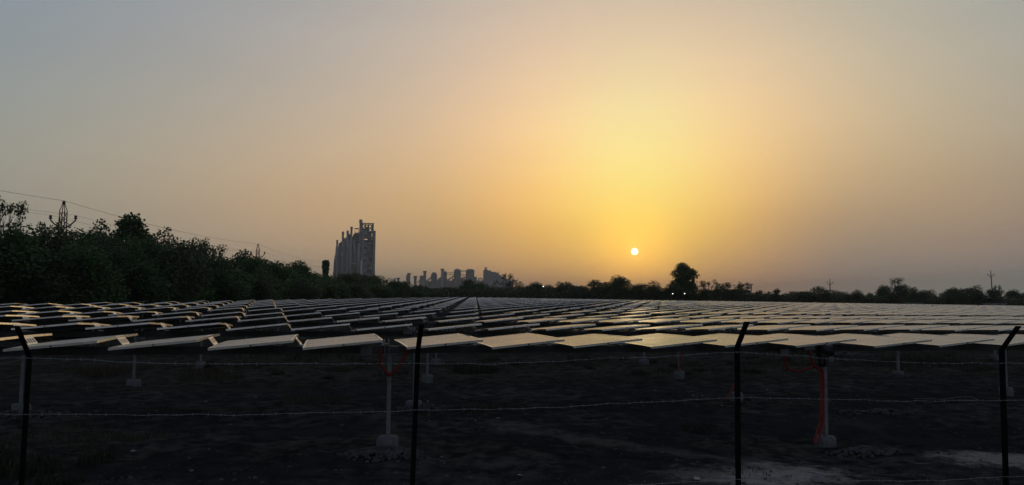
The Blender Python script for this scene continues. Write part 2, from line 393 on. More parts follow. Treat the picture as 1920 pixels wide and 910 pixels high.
for k in range(NROW):
    Yn = 10.4 + 4.5 * k if k != 1 else 14.75; Yc = Yn + LEN / 2
    h0 = H(30, Yc) if k > 5 else H(5, Yc)
    drop = DROP[k] if k < 6 else rr.uniform(.045, .11)
    colx = .87 + .82 * k
    xl = -14.0 if Yn < 33 else -12 + .36 * (Yn - 35)
    if k < 3: xl = -6.5 - 2.5 * k
    xr = 1.12 * Yn + 1
    row = empty('solar_tracker_row', (colx, Yc, 0))
    tag(row, f'{ORD[k]} row of tilted solar panels counted back from the barbed wire fence' + (', nearest of all' if k == 0 else ''), 'solar row', 'rows of solar panels running across the field')
    bay = 6.9; m0 = math.floor((xl - colx) / bay); m1 = math.ceil((xr - colx) / bay)
    rxx = -drop / LEN
    def zrow(X):   # height of the panels' near high corner
        base = (ZHI[k] if k < 6 else 1.925 + .0092 * (Yn - 32.9))
        if k > 5: base -= .0055 * max(0, min(X, 150) - 20) * min(1, max(0, (Yc - 30) / 87))
        return base
    mods = []; 
    for m in range(m0, m1):
        for i in range(6):
            X = colx + m * bay + .14 + PIT * i
            if xl <= X <= xr: mods.append((X, i))
    mods.sort(key=lambda q: math.hypot(q[0], Yn))
    rest = MB() if len(mods) > 100 else None
    for j, (X, i) in enumerate(mods):
        z = zrow(X + .5) - THK - RISE - drop / 2 + rr.uniform(-.004, .004)
        e = (rxx + rr.uniform(-.006, .006), RY + rr.uniform(-.005, .005), 0)
        if j < 100:
            if k < 3:
                o = link('solar_panel', ME_glass, row, (X - colx, 0, z), e); link('frame', ME_frame, o)
            else: o = link('solar_panel', ME_both, row, (X - colx, 0, z), e)
        else:
            from mathutils import Euler
            mt = Matrix.Translation((X - colx, 0, z)) @ Euler(e).to_matrix().to_4x4()
            n0 = len(rest.v); rest.v += [tuple(mt @ v.co) for v in ME_both.vertices]
            for p in ME_both.polygons: rest.f.append(tuple(n0 + q for q in p.vertices)); rest.m.append(p.material_index); rest.sm.append(False)
        if k < 10 and j < 100:
            link('bracket', ME_br if k < 3 else ME_br0, row, (X - colx + .99, .08, z + RISE + .0), (rxx, 0, 0))
    if rest and rest.v: tag(rest.build('far_solar_panels', [M_glass, M_box, M_frame, M_hole], row), kind='stuff')
    # torque tube, one square section following the columns
    xs = [x for x, _ in mods]; xa, xb = min(xs) - .1, max(xs) + 1.1
    tb = MB(); pts = [(x, 0, zrow(x) - THK - RISE - drop/2 - .058) for x in [xa] + [colx + m * bay for m in range(m0, m1 + 1) if xa < colx + m*bay < xb] + [xb]]
    tb.tube([(p[0] - colx, p[1], p[2]) for p in pts], .071, 4, 0, smooth=False); tb.build('torque_tube', M_tube, row)
    # columns
    for m in range(m0, m1 + 1):
        X = colx + m * bay
        if X < xa - .5 or X > xb + .3: continue
        gz = ground_z(X, Yc); zt = zrow(X) - THK - RISE - drop/2 - .11
        cb = column_mesh(zt - gz, k < 3)
        c = cb.build('column', M_steel, row, (X - colx, 0, gz))
        if k < 6:
            hb = MB()  # bearing housing hugging the tube
            for s in (-1, 1):
                hb.box(-.045 + .03*s - .004, -.045 + .03*s + .004, -.09, .09, zt - gz - .02, zt - gz + .19)
            hb.box(-.16, .16, -.075, .075, zt - gz - .006, zt - gz - .0005)
            hb.box(-.08, -.01, -.062, .062, zt - gz + .115, zt - gz + .135)
            hb.build('bearing', M_steel, row, (X - colx, 0, gz))
        if k < 8: link('footing', FOOT[(m + k) % 3], row, (X - colx, 0, gz - .01), (0, 0, m * 1.3))
    ROWS.append((row, colx, Yc))
row0, cx0, yc0 = ROWS[0]
def conduit(rowi, pts, r=.019):
    row, cx, yc = ROWS[rowi]; b = MB()
    P = [Vector((p[0] - cx, p[1] - yc, p[2])) for p in pts]; Q = []
    for i in range(len(P) - 1):      # Catmull-Rom, with corrugated radius
        p0, p1, p2, p3 = P[max(i-1, 0)], P[i], P[i+1], P[min(i+2, len(P)-1)]
        n = max(3, int((p2 - p1).length / .012))
        for j in range(n):
            t = j / n; Q.append(.5 * ((2*p1) + (-p0+p2)*t + (2*p0-5*p1+4*p2-p3)*t*t + (-p0+3*p1-3*p2+p3)*t**3))
    Q.append(P[-1]); b.tube(Q, [r * (1 if i % 2 else .88) for i in range(len(Q))], 8)
    b.build('conduit', M_red, row)
conduit(0, [(0.727, 11.40, 1.484), (0.738, 11.38, 1.357), (0.77, 11.37, 1.238), (0.823, 11.38, 1.164), (0.855, 11.40, 1.119)], .023)
conduit(0, [(1.1, 11.40, 1.482), (1.058, 11.38, 1.355), (0.993, 11.37, 1.236), (0.92, 11.38, 1.163), (0.865, 11.40, 1.119)], .023)
conduit(0, [(7.057, 11.4, 1.458), (7.044, 11.4, 1.25), (7.098, 11.4, 1.158), (7.257, 11.4, 1.115), (7.447, 11.4, 1.146), (7.59, 11.39, 1.178), (7.65, 11.37, 1.077), (7.640, 11.37, 0.658), (7.625, 11.37, 0.324), (7.57, 11.35, 0.217), (7.462, 11.3, 0.02)])
conduit(0, [(7.434, 11.36, 1.455), (7.488, 11.35, 1.278), (7.571, 11.35, 1.159), (7.685, 11.36, 1.099), (7.700, 11.38, 0.653), (7.688, 11.38, 0.318), (7.627, 11.35, 0.17), (7.53, 11.3, 0.0)])
conduit(1, [(8.559, 15.85, 1.50), (8.578, 15.8, 0.779), (8.562, 15.8, 0.494), (8.459, 15.75, 0.325), (8.30, 15.7, 0.13)])
conduit(2, [(9.432, 20.4, 1.45), (9.428, 20.4, 0.542), (9.396, 20.4, 0.369), (9.27, 20.4, 0.2)], .024)
def jbox(rowi, x, y, z, sx, sz, m=M_box):
    row, cx, yc = ROWS[rowi]; b = MB(); b.box(-sx/2, sx/2, -.04, .04, -sz/2, sz/2); b.box(-sx/2 - .006, sx/2 + .006, -.048, -.04, -sz/2 - .006, sz/2 + .006); b.box(-sx*.2, -sx*.1, -.03, .03, -sz/2 - .02, -sz/2); b.box(sx*.1, sx*.2, -.03, .03, -sz/2 - .02, -sz/2)
    b.build('junction_box', m, row, (x - cx, y - yc, z))
jbox(0, .535, 11.28, 1.475, .15, .10); jbox(0, 7.33, 11.22, 1.50, .17, .06, M_steel); jbox(0, 6.95, 11.30, 1.42, .13, .09, M_steel); jbox(1, 1.53, 15.7, 1.565, .16, .09)
# drive housing on the right-hand near column
d = MB(); d.tube([(-.11, -.02, -.16), (.10, -.02, -.16)], .10, 14); d.box(-.13, -.05, -.1, .05, -.30, -.05); d.box(-.035, .02, -.065, -.01, -.42, -.12)
d.lathe(-.09, -.03, [(.045, -.42), (.05, -.28), (.03, -.27)], 12)
d.build('drive_housing', mat('black_drive_casting', (.03,.032,.035), .5, .3), row0, (7.75 - cx0, 11.40 - yc0, 1.60))

# ------------------------------------------------------------------ fence
FY = 6.4
fence = empty('barbed_wire_fence', (0, FY, 0)); tag(fence, 'dark angle-iron fence posts strung with three sagging strands of barbed wire in the foreground', 'fence')
posts = [(-4.86, -.01, .0, .27, 1.75), (-2.07, .008, 0, .30, 1.745), (.705, .022, 0, .22, 1.76), (3.49, .002, 0, .16, 1.79), (6.245, .004, 0, .20, 1.76), (9.0, 0, 0, .25, 1.75)]
for i, (x, lean, _, ao, zb) in enumerate(posts):
    b = MB(); s = .018
    # L-section upright
    def xs(z): return x + lean * (z - 1.7)
    gz = ground_z(x, FY) - .3
    prof = [(-s, -s), (s, -s), (s, -s + .006), (-s + .006, -s + .006), (-s + .006, s), (-s, s)]
    def ringp(cx_, cy_, cz_): return [(cx_ + a, cy_ + c_, cz_) for a, c_ in prof]
    rings = [ringp(xs(gz), 0, gz), ringp(xs(zb), 0, zb), ringp(xs(zb) + (.01 if i % 2 else 0), -ao, zb + .23)]
    vs = sum(rings, []); fs = []
    for q in range(2):
        for j in range(6): fs.append((q*6+j, q*6+(j+1) % 6, (q+1)*6+(j+1) % 6, (q+1)*6+j))
    fs += [tuple(range(6))[::-1], tuple(range(12, 18))]
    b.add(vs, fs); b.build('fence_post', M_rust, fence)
rw = random.Random(11)
def wire(pts, seed, ext=True):
    rg = random.Random(seed); b = MB(); P = []
    for i in range(len(pts) - 1):
        (x0, z0), (x1, z1) = pts[i], pts[i+1]; n = max(2, int((x1 - x0) / .05))
        for j in range(n):
            t = j / n; x = x0 + (x1 - x0) * t; z = z0 + (z1 - z0) * (t*t*(3-2*t) * .4 + t * .6)
            P.append((x, -.028 + .006 * noise.noise(Vector((x * 4, seed, 0))), z + .010 * noise.noise(Vector((x * 5, 0, seed))) ))
    P.append((pts[-1][0], -.028, pts[-1][1]))
    # two strands twisted together
    for ph in (0, math.pi):
        b.tube([(p[0], p[1] + .0020 * math.sin(p[0] * 55 + ph), p[2] + .0020 * math.cos(p[0] * 55 + ph)) for p in P], .0013, 4)
    x = P[0][0]; i = 0
    while x < P[-1][0]:
        while i < len(P) - 2 and P[i+1][0] < x: i += 1
        t = (x - P[i][0]) / (P[i+1][0] - P[i][0] + 1e-6); z = P[i][2] + t * (P[i+1][2] - P[i][2]); y = P[i][1]
        for q in range(2):
            a = rg.uniform(0, math.pi * 2); dx = rg.uniform(-.006, .006); l = rg.uniform(.010, .015)
            b.bar((x - dx, y - l * math.cos(a), z - l * math.sin(a)), (x + dx, y + l * math.cos(a), z + l * math.sin(a)), .0011, 0, 3)
        b.tube([(x - .005, y, z), (x + .005, y, z)], .0028, 5)
        x += rg.uniform(.085, .115)
    b.build('barbed_wire', M_wire, fence)
wire([(-6.3, 1.70), (-4.86, 1.745), (-3.4, 1.70), (-2.26, 1.74), (-2.06, 1.738), (-1.74, 1.725), (-1.2, 1.692), (-0.52, 1.684), (0.03, 1.680), (0.69, 1.678), (1.21, 1.668), (1.66, 1.679), (2.26, 1.706), (2.59, 1.712), (3.49, 1.753), (3.89, 1.728), (4.64, 1.675), (5.4, 1.642), (6.25, 1.634), (7.6, 1.62), (9.0, 1.69), (10, 1.65)], 1)
wire([(-6.3, 1.32), (-4.86, 1.34), (-3.4, 1.32), (-2.24, 1.346), (-2.07, 1.342), (-1.19, 1.319), (-0.51, 1.304), (0.04, 1.308), (0.69, 1.311), (1.66, 1.308), (2.59, 1.338), (3.49, 1.362), (4.31, 1.334), (5.19, 1.299), (6.24, 1.289), (7.6, 1.27), (9.0, 1.30), (10, 1.28)], 2)
wire([(-6.3, .55), (-4.86, .58), (-3.4, .53), (-2.07, .56), (-.7, .50), (.7, .53), (1.7, .56), (2.49, 0.658), (2.87, 0.664), (3.49, 0.672), (3.82, 0.648), (4.29, 0.621), (5.5, 0.577), (6.21, 0.583), (7.6, .56), (9.0, .6), (10, .58)], 3)

# ------------------------------------------------------------------ rubble, litter, weeds
def heap(name, cx, cy, rx, ry, n, s0, s1, seed, label, hh=.08):
    rg = random.Random(seed); b = MB()
    for i in range(n):
        a = rg.uniform(0, 2*math.pi); q = rg.random() ** .6; x = cx + rx * q * math.cos(a); y = cy + ry * q * math.sin(a)
        r = rg.uniform(s0, s1) * (1.25 - .5 * q)
        b.rock((x, y, ground_z(x, y) + r * .25 + hh * (1 - q)), r, rg)
    o = b.build(name, M_rub); tag(o, label, 'rubble', kind='stuff')
heap('concrete_rubble', .78, 11.15, .58, .42, 620, .012, .038, 1, 'low skirt of pale concrete crumbs around the footing of the near left column')
heap('concrete_rubble', 7.95, 10.75, .62, .38, 150, .02, .06, 2, 'loose grey stones heaped beside the footing of the near right column')
heap('concrete_rubble', 1.85, 15.75, .60, .35, 320, .012, .04, 3, 'small stone mound around a second row footing behind the straight post')
heap('concrete_rubble', 16.2, 20.2, .75, .45, 200, .015, .05, 4, 'pale rubble ring around a third row footing on the right')
heap('concrete_rubble', -5.2, 15.7, .8, .45, 220, .012, .04, 6, 'stone crumbs around the second row footing at the far left')
heap('concrete_rubble', 10.6, 13.9, .85, .30, 230, .012, .045, 7, 'long low line of dark stones between two columns at the right', .06)
heap('concrete_rubble', 19.6, 27.2, 1.6, .5, 160, .03, .12, 8, 'broken pale blocks lying far behind on the right under the panels')
heap('concrete_rubble', 8.9, 15.9, .5, .3, 160, .012, .035, 9, 'crumbs around the second row footing with the red conduit')
rg = random.Random(21)
scr = []
for s in range(5):
    b = MB(); n = 7; vs = [(0, 0, .012)]
    for j in range(n):
        a = 2 * math.pi * j / n; q = rg.uniform(.5, 1.1); vs.append((.5 * q * math.cos(a), .32 * q * math.sin(a), rg.uniform(-.004, .018) * 4))
    vs += [(x, y, z - .02) for x, y, z in vs]
    fs = [(0, 1 + j, 1 + (j + 1) % n) for j in range(n)] + [(n + 1, n + 2 + (j + 1) % n, n + 2 + j) for j in range(n)] + [(1 + j, n + 2 + j, n + 2 + (j + 1) % n, 1 + (j + 1) % n) for j in range(n)]
    b.add(vs, fs); scr.append(b.mesh('litter_scrap', M_litter))
def scrap(x, y, s, label=None, cat='litter', i=None, name='litter_scrap'):
    o = link(name, scr[rg.randrange(5) if i is None else i], None, (x, y, ground_z(x, y) + .012 + s * .05), (rg.uniform(-.2, .2), rg.uniform(-.2, .2), rg.uniform(0, 6)), (s, s, s))
    if label: tag(o, label, cat)
    else: tag(o, 'tiny pale scrap of litter lying on the dark soil', 'litter', 'pale scraps scattered over the dark soil')
    return o
scrap(4.53, 9.34, .22, 'largest crumpled sheet of pale paper lying on the soil at the bottom right of centre', 'paper', 0)
scrap(2.39, 9.86, .11, 'pale curled leaf of paper lying alone near the bottom centre', 'paper', 1)
scrap(-2.60, 12.23, .13, 'short pale strip lying on bare soil between the left post and the first column', 'litter', 2)
scrap(2.95, 10.36, .12, 'thin grey scrap beside the pale curled paper at the bottom', 'litter', 3)
for _ in range(30):
    y = rg.uniform(9, 22); x = rg.uniform(-.33 * y, .95 * y); scrap(x, y, rg.choice((.03, .04, .05, .07)))
for _ in range(20):
    y = rg.uniform(13.2, 18.5); x = rg.uniform(-.30 * y, .6 * y); scrap(x, y, rg.choice((.04, .06, .08, .11)))
b = MB(); b.rock((0, 0, .05), .085, random.Random(3), flat=.9); tag(b.build('white_stone', mat('whitish_stone', (.27,.27,.26), .9, noise_=(12,.7,1.1)), None, (5.93, 8.94, ground_z(5.93, 8.94))), 'single whitish stone sitting on the sand at the bottom edge', 'stone')
rgc = random.Random(33); b = MB()
for _ in range(2600):
    y = 8.2 + 14 * rgc.random() ** 1.3; x = rgc.uniform(-.42 * y, 1.05 * y)
    if noise.noise(Vector((x * .6, y * .6, 4))) < -.12 and rgc.random() < .8: continue
    q = rgc.choice((.008, .012, .012, .018, .03)) * rgc.uniform(.7, 1.3); b.rock((x, y, ground_z(x, y) + q * .2), q, rgc)
tag(b.build('scattered_gravel', mat('dark_soil_clods', (.05,.05,.048), .95, noise_=(3, .5, 2.4))), 'small dark clods and stones strewn over the open soil', 'gravel', kind='stuff')
# bent offcut of wire lying on the ground
b = MB(); z0 = ground_z(13, 14.9) + .03
b.tube([(12.5, 15.2, z0), (12.8, 15.05, z0 + .01), (13.1, 15.0, z0), (13.5, 15.1, z0 + .03), (13.8, 15.0, z0 + .05), (13.75, 14.75, z0), (13.45, 14.8, z0), (13.2, 14.7, z0 + .02)], .006, 6)
tag(b.build('bent_strap', M_steel), 'pale bent loop of strap lying on the soil at the right', 'strap')
def blades(b, cx, cy, rad, n, hmin, hmax, rg, wd=.006):
    for _ in range(n):
        a = rg.uniform(0, 2*math.pi); q = rad * math.sqrt(rg.random()); x = cx + q * math.cos(a); y = cy + q * math.sin(a); z = ground_z(x, y)
        h_ = rg.uniform(hmin, hmax); la = rg.uniform(0, 2*math.pi); l = h_ * rg.uniform(.1, .7); w2 = wd * rg.uniform(.6, 1.4); pa = la + 1.57
        dx, dy = math.cos(pa) * w2, math.sin(pa) * w2
        mx_, my_ = x + l * .4 * math.cos(la), y + l * .4 * math.sin(la)
        b.add([(x - dx, y - dy, z), (x + dx, y + dy, z), (mx_ + dx*.7, my_ + dy*.7, z + h_*.65), (mx_ - dx*.7, my_ - dy*.7, z + h_*.65), (x + l * math.cos(la), y + l * math.sin(la), z + h_)], [(0,1,2,3), (3,2,4)])
M_weed = leaf_mat('dry_weeds', (.03,.03,.018), (.085,.075,.04), .2)
M_weedg = leaf_mat('green_weeds', (.015,.025,.012), (.045,.06,.025), .2)
def weeds(spots, seed, label, m, wd=.006):
    rg = random.Random(seed); b = MB()
    for (x, y, r_, n, h0, h1) in spots: blades(b, x, y, r_, n, h0, h1, rg, wd)
    tag(b.build('weeds', m), label, 'weeds', kind='stuff')
weeds([(-3.7, 11.2, .5, 500, .05, .26), (-3.0, 10.3, .3, 160, .04, .16), (-4.6, 12.2, .6, 300, .05, .2), (-2.9, 11.6, .25, 120, .04, .2)], 1, 'green weeds growing at the foot of the left fence post', M_weedg, .008)
weeds([(-3.9, 13.6, .8, 420, .03, .13), (-2.7, 13.2, .4, 160, .03, .14), (-3.3, 12.8, .3, 120, .03, .16), (-5.9, 23.6, .8, 600, .06, .28), (-2.9, 22.0, .9, 700, .05, .2), (-.2, 17.1, .7, 300, .05, .18)], 2, 'dry brownish weeds scattered over the soil on the left', M_weed)
rg2 = random.Random(9)
weeds([(rg2.uniform(-6, 24), rg2.uniform(21.5, 27), rg2.uniform(.15, .6), 110, .03, .16) for _ in range(60)] + [(4.2, 22.8, .7, 500, .1, .4), (20.3, 23.9, 1.6, 900, .1, .4), (6.3, 12.9, .35, 160, .04, .12), (3.0, 15.2, .5, 200, .03, .12)], 3, 'dry grass growing behind the second row of columns', M_weed, .008)
weeds([(rg2.uniform(-.5*y, 1.1*y), y, rg2.uniform(.2, .8), 30, .02, .07) for y in [rg2.uniform(8.5, 30) for _ in range(90)]], 4, 'short thin dry stubble scattered over the open soil', M_weed)
weeds([(rg2.uniform(-14, 60), rg2.uniform(28, 60), rg2.uniform(.6, 2.0), 120, .1, .45) for _ in range(60)], 5, 'distant rough grass between the rear panel rows', M_weed, .02)

# ------------------------------------------------------------------ trees
def lobes_for(kind, rg):
    L = []
    if kind == 'b':
        for i in range(16):
            z = .14 + .68 * (i + rg.random()) / 16; rad = (1 - abs(z - .42) ** 1.8 * 2.0) * .62; a = rg.uniform(0, 6.28); q = rad * math.sqrt(rg.random()) 
            L.append((q * math.cos(a), q * math.sin(a), z, rg.uniform(.28, .42), rg.uniform(.12, .19)))
    elif kind == 'c':
        for i in range(30):
            z = .10 + .82 * (i + rg.random()) / 30; rad = (.74 - .52 * z) * (1.0 if z < .8 else .5); a = rg.uniform(0, 6.28); q = rad * math.sqrt(rg.random())
            L.append((q * math.cos(a), q * math.sin(a), z, rg.uniform(.34, .44) - .16 * z, rg.uniform(.07, .10)))
    elif kind == 'u':
        for i in range(24):
            a = rg.uniform(0, 6.28); q = .85 * math.sqrt(rg.random()); z = .82 - .38 * q * q + rg.uniform(-.14, .05)
            L.append((q * math.cos(a), q * math.sin(a), z, rg.uniform(.2, .34), rg.uniform(.05, .10)))
    elif kind == 's':
        for i in range(24):
            z = rg.uniform(.38, .95); a = rg.uniform(0, 6.28); q = (.95 - abs(z - .6) * 1.3) * rg.uniform(.1, 1) * .85
            L.append((q * math.cos(a), q * math.sin(a), z, rg.uniform(.10, .22), rg.uniform(.04, .075)))
    else:
        for i in range(12):
            z = rg.uniform(.45, .93); a = rg.uniform(0, 6.28); q = .5 * rg.random()
            L.append((q * math.cos(a), q * math.sin(a), z, rg.uniform(.3, .5), rg.uniform(.07, .13)))
    return L
def tree_meshes(kind, seed, nleaf, leaf, leafm):
    rg = random.Random(seed); L = lobes_for(kind, rg); b = MB()
    wsum = [l[3] ** 2 * (l[4]) ** .5 for l in L]; tot = sum(wsum)
    for l, ww in zip(L, wsum):
        n = int(nleaf * ww / tot)
        for _ in range(n):
            u = rg.gauss(0, 1); v = rg.gauss(0, 1); t = rg.gauss(0, 1); q = (u*u + v*v + t*t) ** .5 + 1e-6
            r_ = rg.random() ** (.42 if kind in 'bc' else .55) * (1 + .20 * noise.noise(Vector((u/q*2.3 + l[0]*9, v/q*2.3, t/q*2.3 + seed))))
            if rg.random() < .02: r_ *= 1.08
            p = Vector((l[0] + u/q * r_ * l[3], l[1] + v/q * r_ * l[3], max(.015, l[2] + t/q * r_ * l[4] * 1.15)))
            s = leaf * rg.uniform(.6, 1.5)
            d1 = Vector((rg.gauss(0,1), rg.gauss(0,1), rg.gauss(0,.55))).normalized(); d2 = d1.cross(Vector((rg.gauss(0,1), rg.gauss(0,1), rg.gauss(0,1)))).normalized()
            # crown is stored with radius 1 and height 1; leaves are squeezed so they stay leaf-shaped once scaled
            a_, c_ = d1 * s, d2 * s * .55
            k = Vector((1, 1, .42))
            b.add([p, p + (a_*.5 + c_) * k, p + a_ * k, p + (a_*.5 - c_) * k], [(0,1,2,3)])
    crown = b.mesh('crown', leafm)
    t = MB(); top = .72 if kind != 'b' else .6
    lean = rg.uniform(-.06, .06); tr = .055 if kind != 's' else .04
    spine = [(0, 0, -.06), (lean*.3, 0, top*.3), (lean, lean*.4, top*.65), (lean*1.3, lean, top)]
    t.tube(spine, [tr, tr*.8, tr*.55, tr*.25], 7)
    for l in L:
        if kind in 'bc' and l[2] > .55: continue
        z0 = rg.uniform(.12, .5) * top if kind != 'u' else rg.uniform(.15, .4)
        st = Vector((lean * z0 / top, 0, z0)); en = Vector((l[0], l[1], l[2])); md = st.lerp(en, .5) + Vector((0, 0, .05 if kind != 'u' else -.03)) + Vector((rg.uniform(-.05,.05), rg.uniform(-.05,.05), 0))
        t.tube([st, md, en], [tr*.5, tr*.3, tr*.08], 5)
        for _ in range(3 if kind in 'sut' else 0):
            e2 = en + Vector((rg.uniform(-1,1)*l[3], rg.uniform(-1,1)*l[3], rg.uniform(-.3,1)*l[4])); t.tube([md.lerp(en, .6), e2], [tr*.14, tr*.04], 4)
    return t.mesh('trunk', M_bark), crown
LIB = {'b': [tree_meshes('b', 10+i, 14000, .046, M_leaf if i % 2 == 0 else M_leaf2) for i in range(5)],
       'c': [tree_meshes('c', 30, 13000, .055, M_leaf)],
       'u': [tree_meshes('u', 40+i, 5200, .055, M_leaf2) for i in range(2)],
       's': [tree_meshes('s', 50+i, 1700, .045, M_leaf2) for i in range(3)],
       't': [tree_meshes('t', 60, 2500, .09, M_leaf)]}
tr_rng = random.Random(77)
def tree(X, Y, h_, wd, kind, label, group, name=None):
    nm = name or {'b': 'bushy_tree', 'c': 'broad_tree', 'u': 'umbrella_tree', 's': 'sparse_tree', 't': 'slender_tree'}[kind]
    o = empty(nm, (X, Y, H(X, Y)), tr_rng.uniform(0, 6.28)); tag(o, label, 'tree', group)
    tm, cm = LIB[kind][tr_rng.randrange(len(LIB[kind]))]
    s = (wd * .72, wd * .72, h_ / .97)
    link('trunk', tm, o, scale=s); link('crown', cm, o, scale=s); return o
FAR = [(11.3, 135, 3.93, 5.3, 'b'), (15.9, 140, 3.53, 5.6, 'b'), (19.9, 142, 3.13, 5.7, 'b'), (21.3, 134, 2.89, 2.3, 'b'), (24.0, 140, 4.41, 2.5, 't'), (26.4, 138, 3.96, 4.1, 'b'), (33.2, 150, 5.71, 3.5, 's'), (35.1, 142, 4.09, 3.9, 'b'), (36.0, 136, 4.3, 4.1, 'b'), (40.7, 142, 4.2, 3.3, 'b'), (41.4, 136, 4.41, 3.4, 'b'), (45.7, 136, 4.97, 4.7, 'u'), (50.1, 140, 3.96, 2.9, 'b'), (50.8, 134, 5.5, 4.9, 'b'), (56.2, 140, 3.87, 2.9, 'b'), (55.9, 134, 4.56, 4.3, 'b'), (58.4, 132, 3.26, 2.4, 'b'), (60.9, 130, 7.59, 5.3, 'c'), (59.2, 131, 4.39, 2.8, 'b'), (63.8, 131, 3.91, 3.1, 'b'), (69.0, 137, 4.97, 3.9, 's'), (71.5, 134, 4.97, 4.2, 'u'), (71.2, 128, 4.58, 2.3, 's'), (79.2, 136, 3.75, 3.1, 'u'), (79.9, 132, 3.73, 1.5, 't'), (90.2, 145, 3.16, 2.4, 'b'), (88.2, 138, 3.93, 3.5, 'u'), (87.3, 132, 4.55, 4.6, 'u'), (96.9, 138, 3.97, 3.9, 'b'), (96.8, 132, 3.73, 3.7, 'b'), (106.2, 140, 3.62, 2.5, 'b'), (105.0, 134, 4.91, 3.7, 'b'), (104.0, 130, 5.94, 3.6, 's'), (108.2, 133, 4.96, 3.3, 'b'), (101.9, 122, 4.16, 3.0, 'b'), (117.9, 136, 4.12, 3.4, 'b'), (116.6, 130, 4.67, 3.7, 'b'), (122.0, 133, 5.22, 4.2, 'u'), (121.4, 128, 4.84, 3.8, 'b'), (126.1, 130, 5.05, 2.1, 's'), (135.0, 136, 4.63, 4.1, 'b'), (135.2, 132, 4.39, 3.6, 'b'), (139.7, 132, 5.0, 4.1, 'b'), (149.6, 135, 5.54, 4.5, 'b')]
KIND = {'b': 'round bushy', 'c': 'tall broad-crowned', 'u': 'flat-topped spreading', 's': 'thin-crowned see-through', 't': 'slender narrow'}
FAR.sort(key=lambda t: t[0] / t[1])
for i, (X, Y, h_, wd, k) in enumerate(FAR):
    lab = 'tallest dark broad-crowned tree on the far skyline, right of the setting sun' if k == 'c' else f'{KIND[k]} tree, {ORD[i]} from the left on the far skyline behind the panel field'
    tree(X, Y, h_ * 1.08, wd * (1.3 if k != 'c' else 1.2), k, lab, 'trees along the far edge of the field')
LEFT = [(-18.4, 40, 4.73, 3.1, 'b'), (-15.5, 38, 4.78, 3.1, 'b'), (-16.6, 47, 6.74, 1.9, 's'), (-13.9, 39, 5.07, 3.0, 'b'), (-13.1, 41, 5.26, 2.8, 'b'), (-15.5, 50, 5.95, 1.6, 's'), (-10.9, 40, 4.34, 2.6, 'b'), (-10.6, 43, 4.71, 1.7, 'b'), (-13.6, 52, 6.04, 2.3, 'b'), (-12.5, 56, 7.0, 3.5, 'c'), (-14.2, 56.5, 6.2, 2.8, 'u'), (-9.9, 46, 5.15, 2.3, 'b'), (-8.5, 47, 5.06, 2.7, 'b'), (-10.4, 60, 6.27, 2.8, 'b'), (-8.9, 62, 5.9, 1.2, 's'), (-7.8, 53, 4.7, 2.5, 'b'), (-8.4, 66, 5.66, 2.0, 's'), (-6.7, 58, 4.68, 2.8, 'b'), (-7.4, 72, 5.84, 2.6, 'b'), (-5.4, 62, 4.73, 2.3, 'b'), (-4.1, 68, 4.66, 2.8, 'b'), (-5.6, 80, 5.43, 2.5, 'b'), (-3.5, 84, 5.48, 2.6, 'b'), (-2.7, 75, 4.61, 2.3, 'b'), (-1.3, 80, 4.12, 2.5, 'b'), (-2.4, 92, 5.4, 2.3, 'b'), (1.6, 108, 4.7, 4.1, 'b'), (0.5, 92, 3.6, 2.9, 'b'), (4.8, 118, 5.14, 4.6, 'b'), (3.1, 98, 3.47, 3.1, 'b'), (7.6, 126, 4.97, 4.1, 'b'), (6.1, 106, 3.33, 3.4, 'b'), (9.5, 118, 3.89, 3.1, 'b'), (12.2, 122, 3.09, 3.5, 'b'), (16.2, 126, 2.58, 3.7, 'b'), (18.4, 128, 2.45, 2.6, 'b'),
        (-12.0, 38.5, 3.6, 2.6, 'b'), (-17.0, 42, 5.2, 3.2, 'b'), (-11.8, 44.5, 5.0, 3.0, 'b'), (-9.2, 42.5, 3.6, 2.2, 'b'), (-10.6, 50, 5.2, 3.0, 'b'), (-6.6, 51, 3.6, 2.4, 'b'), (-8.6, 56, 5.0, 2.8, 'b'), (-5.0, 57, 3.5, 2.2, 'b'), (-2.2, 66, 3.3, 2.4, 'b'), (-5.6, 66, 4.9, 2.8, 'b'), (-.6, 72, 3.0, 2.3, 'b'), (-22, 41, 5.6, 3.4, 'b'), (-20, 46, 6.4, 3.4, 'b'), (-13.9, 48, 5.6, 3.2, 'b'), (-12.2, 49, 5.5, 3.0, 'b'), (-8.9, 52, 5.0, 2.8, 'b')]
LEFT.sort(key=lambda t: t[0] / t[1])
for i, (X, Y, h_, wd, k) in enumerate(LEFT):
    tree(X, Y, h_, wd * (1.35 if k == 'b' else 1.25), k, f'{KIND[k]} tree, {ORD[i]} from the left in the dark tree wall at the left', 'trees in the wall along the left edge of the field')
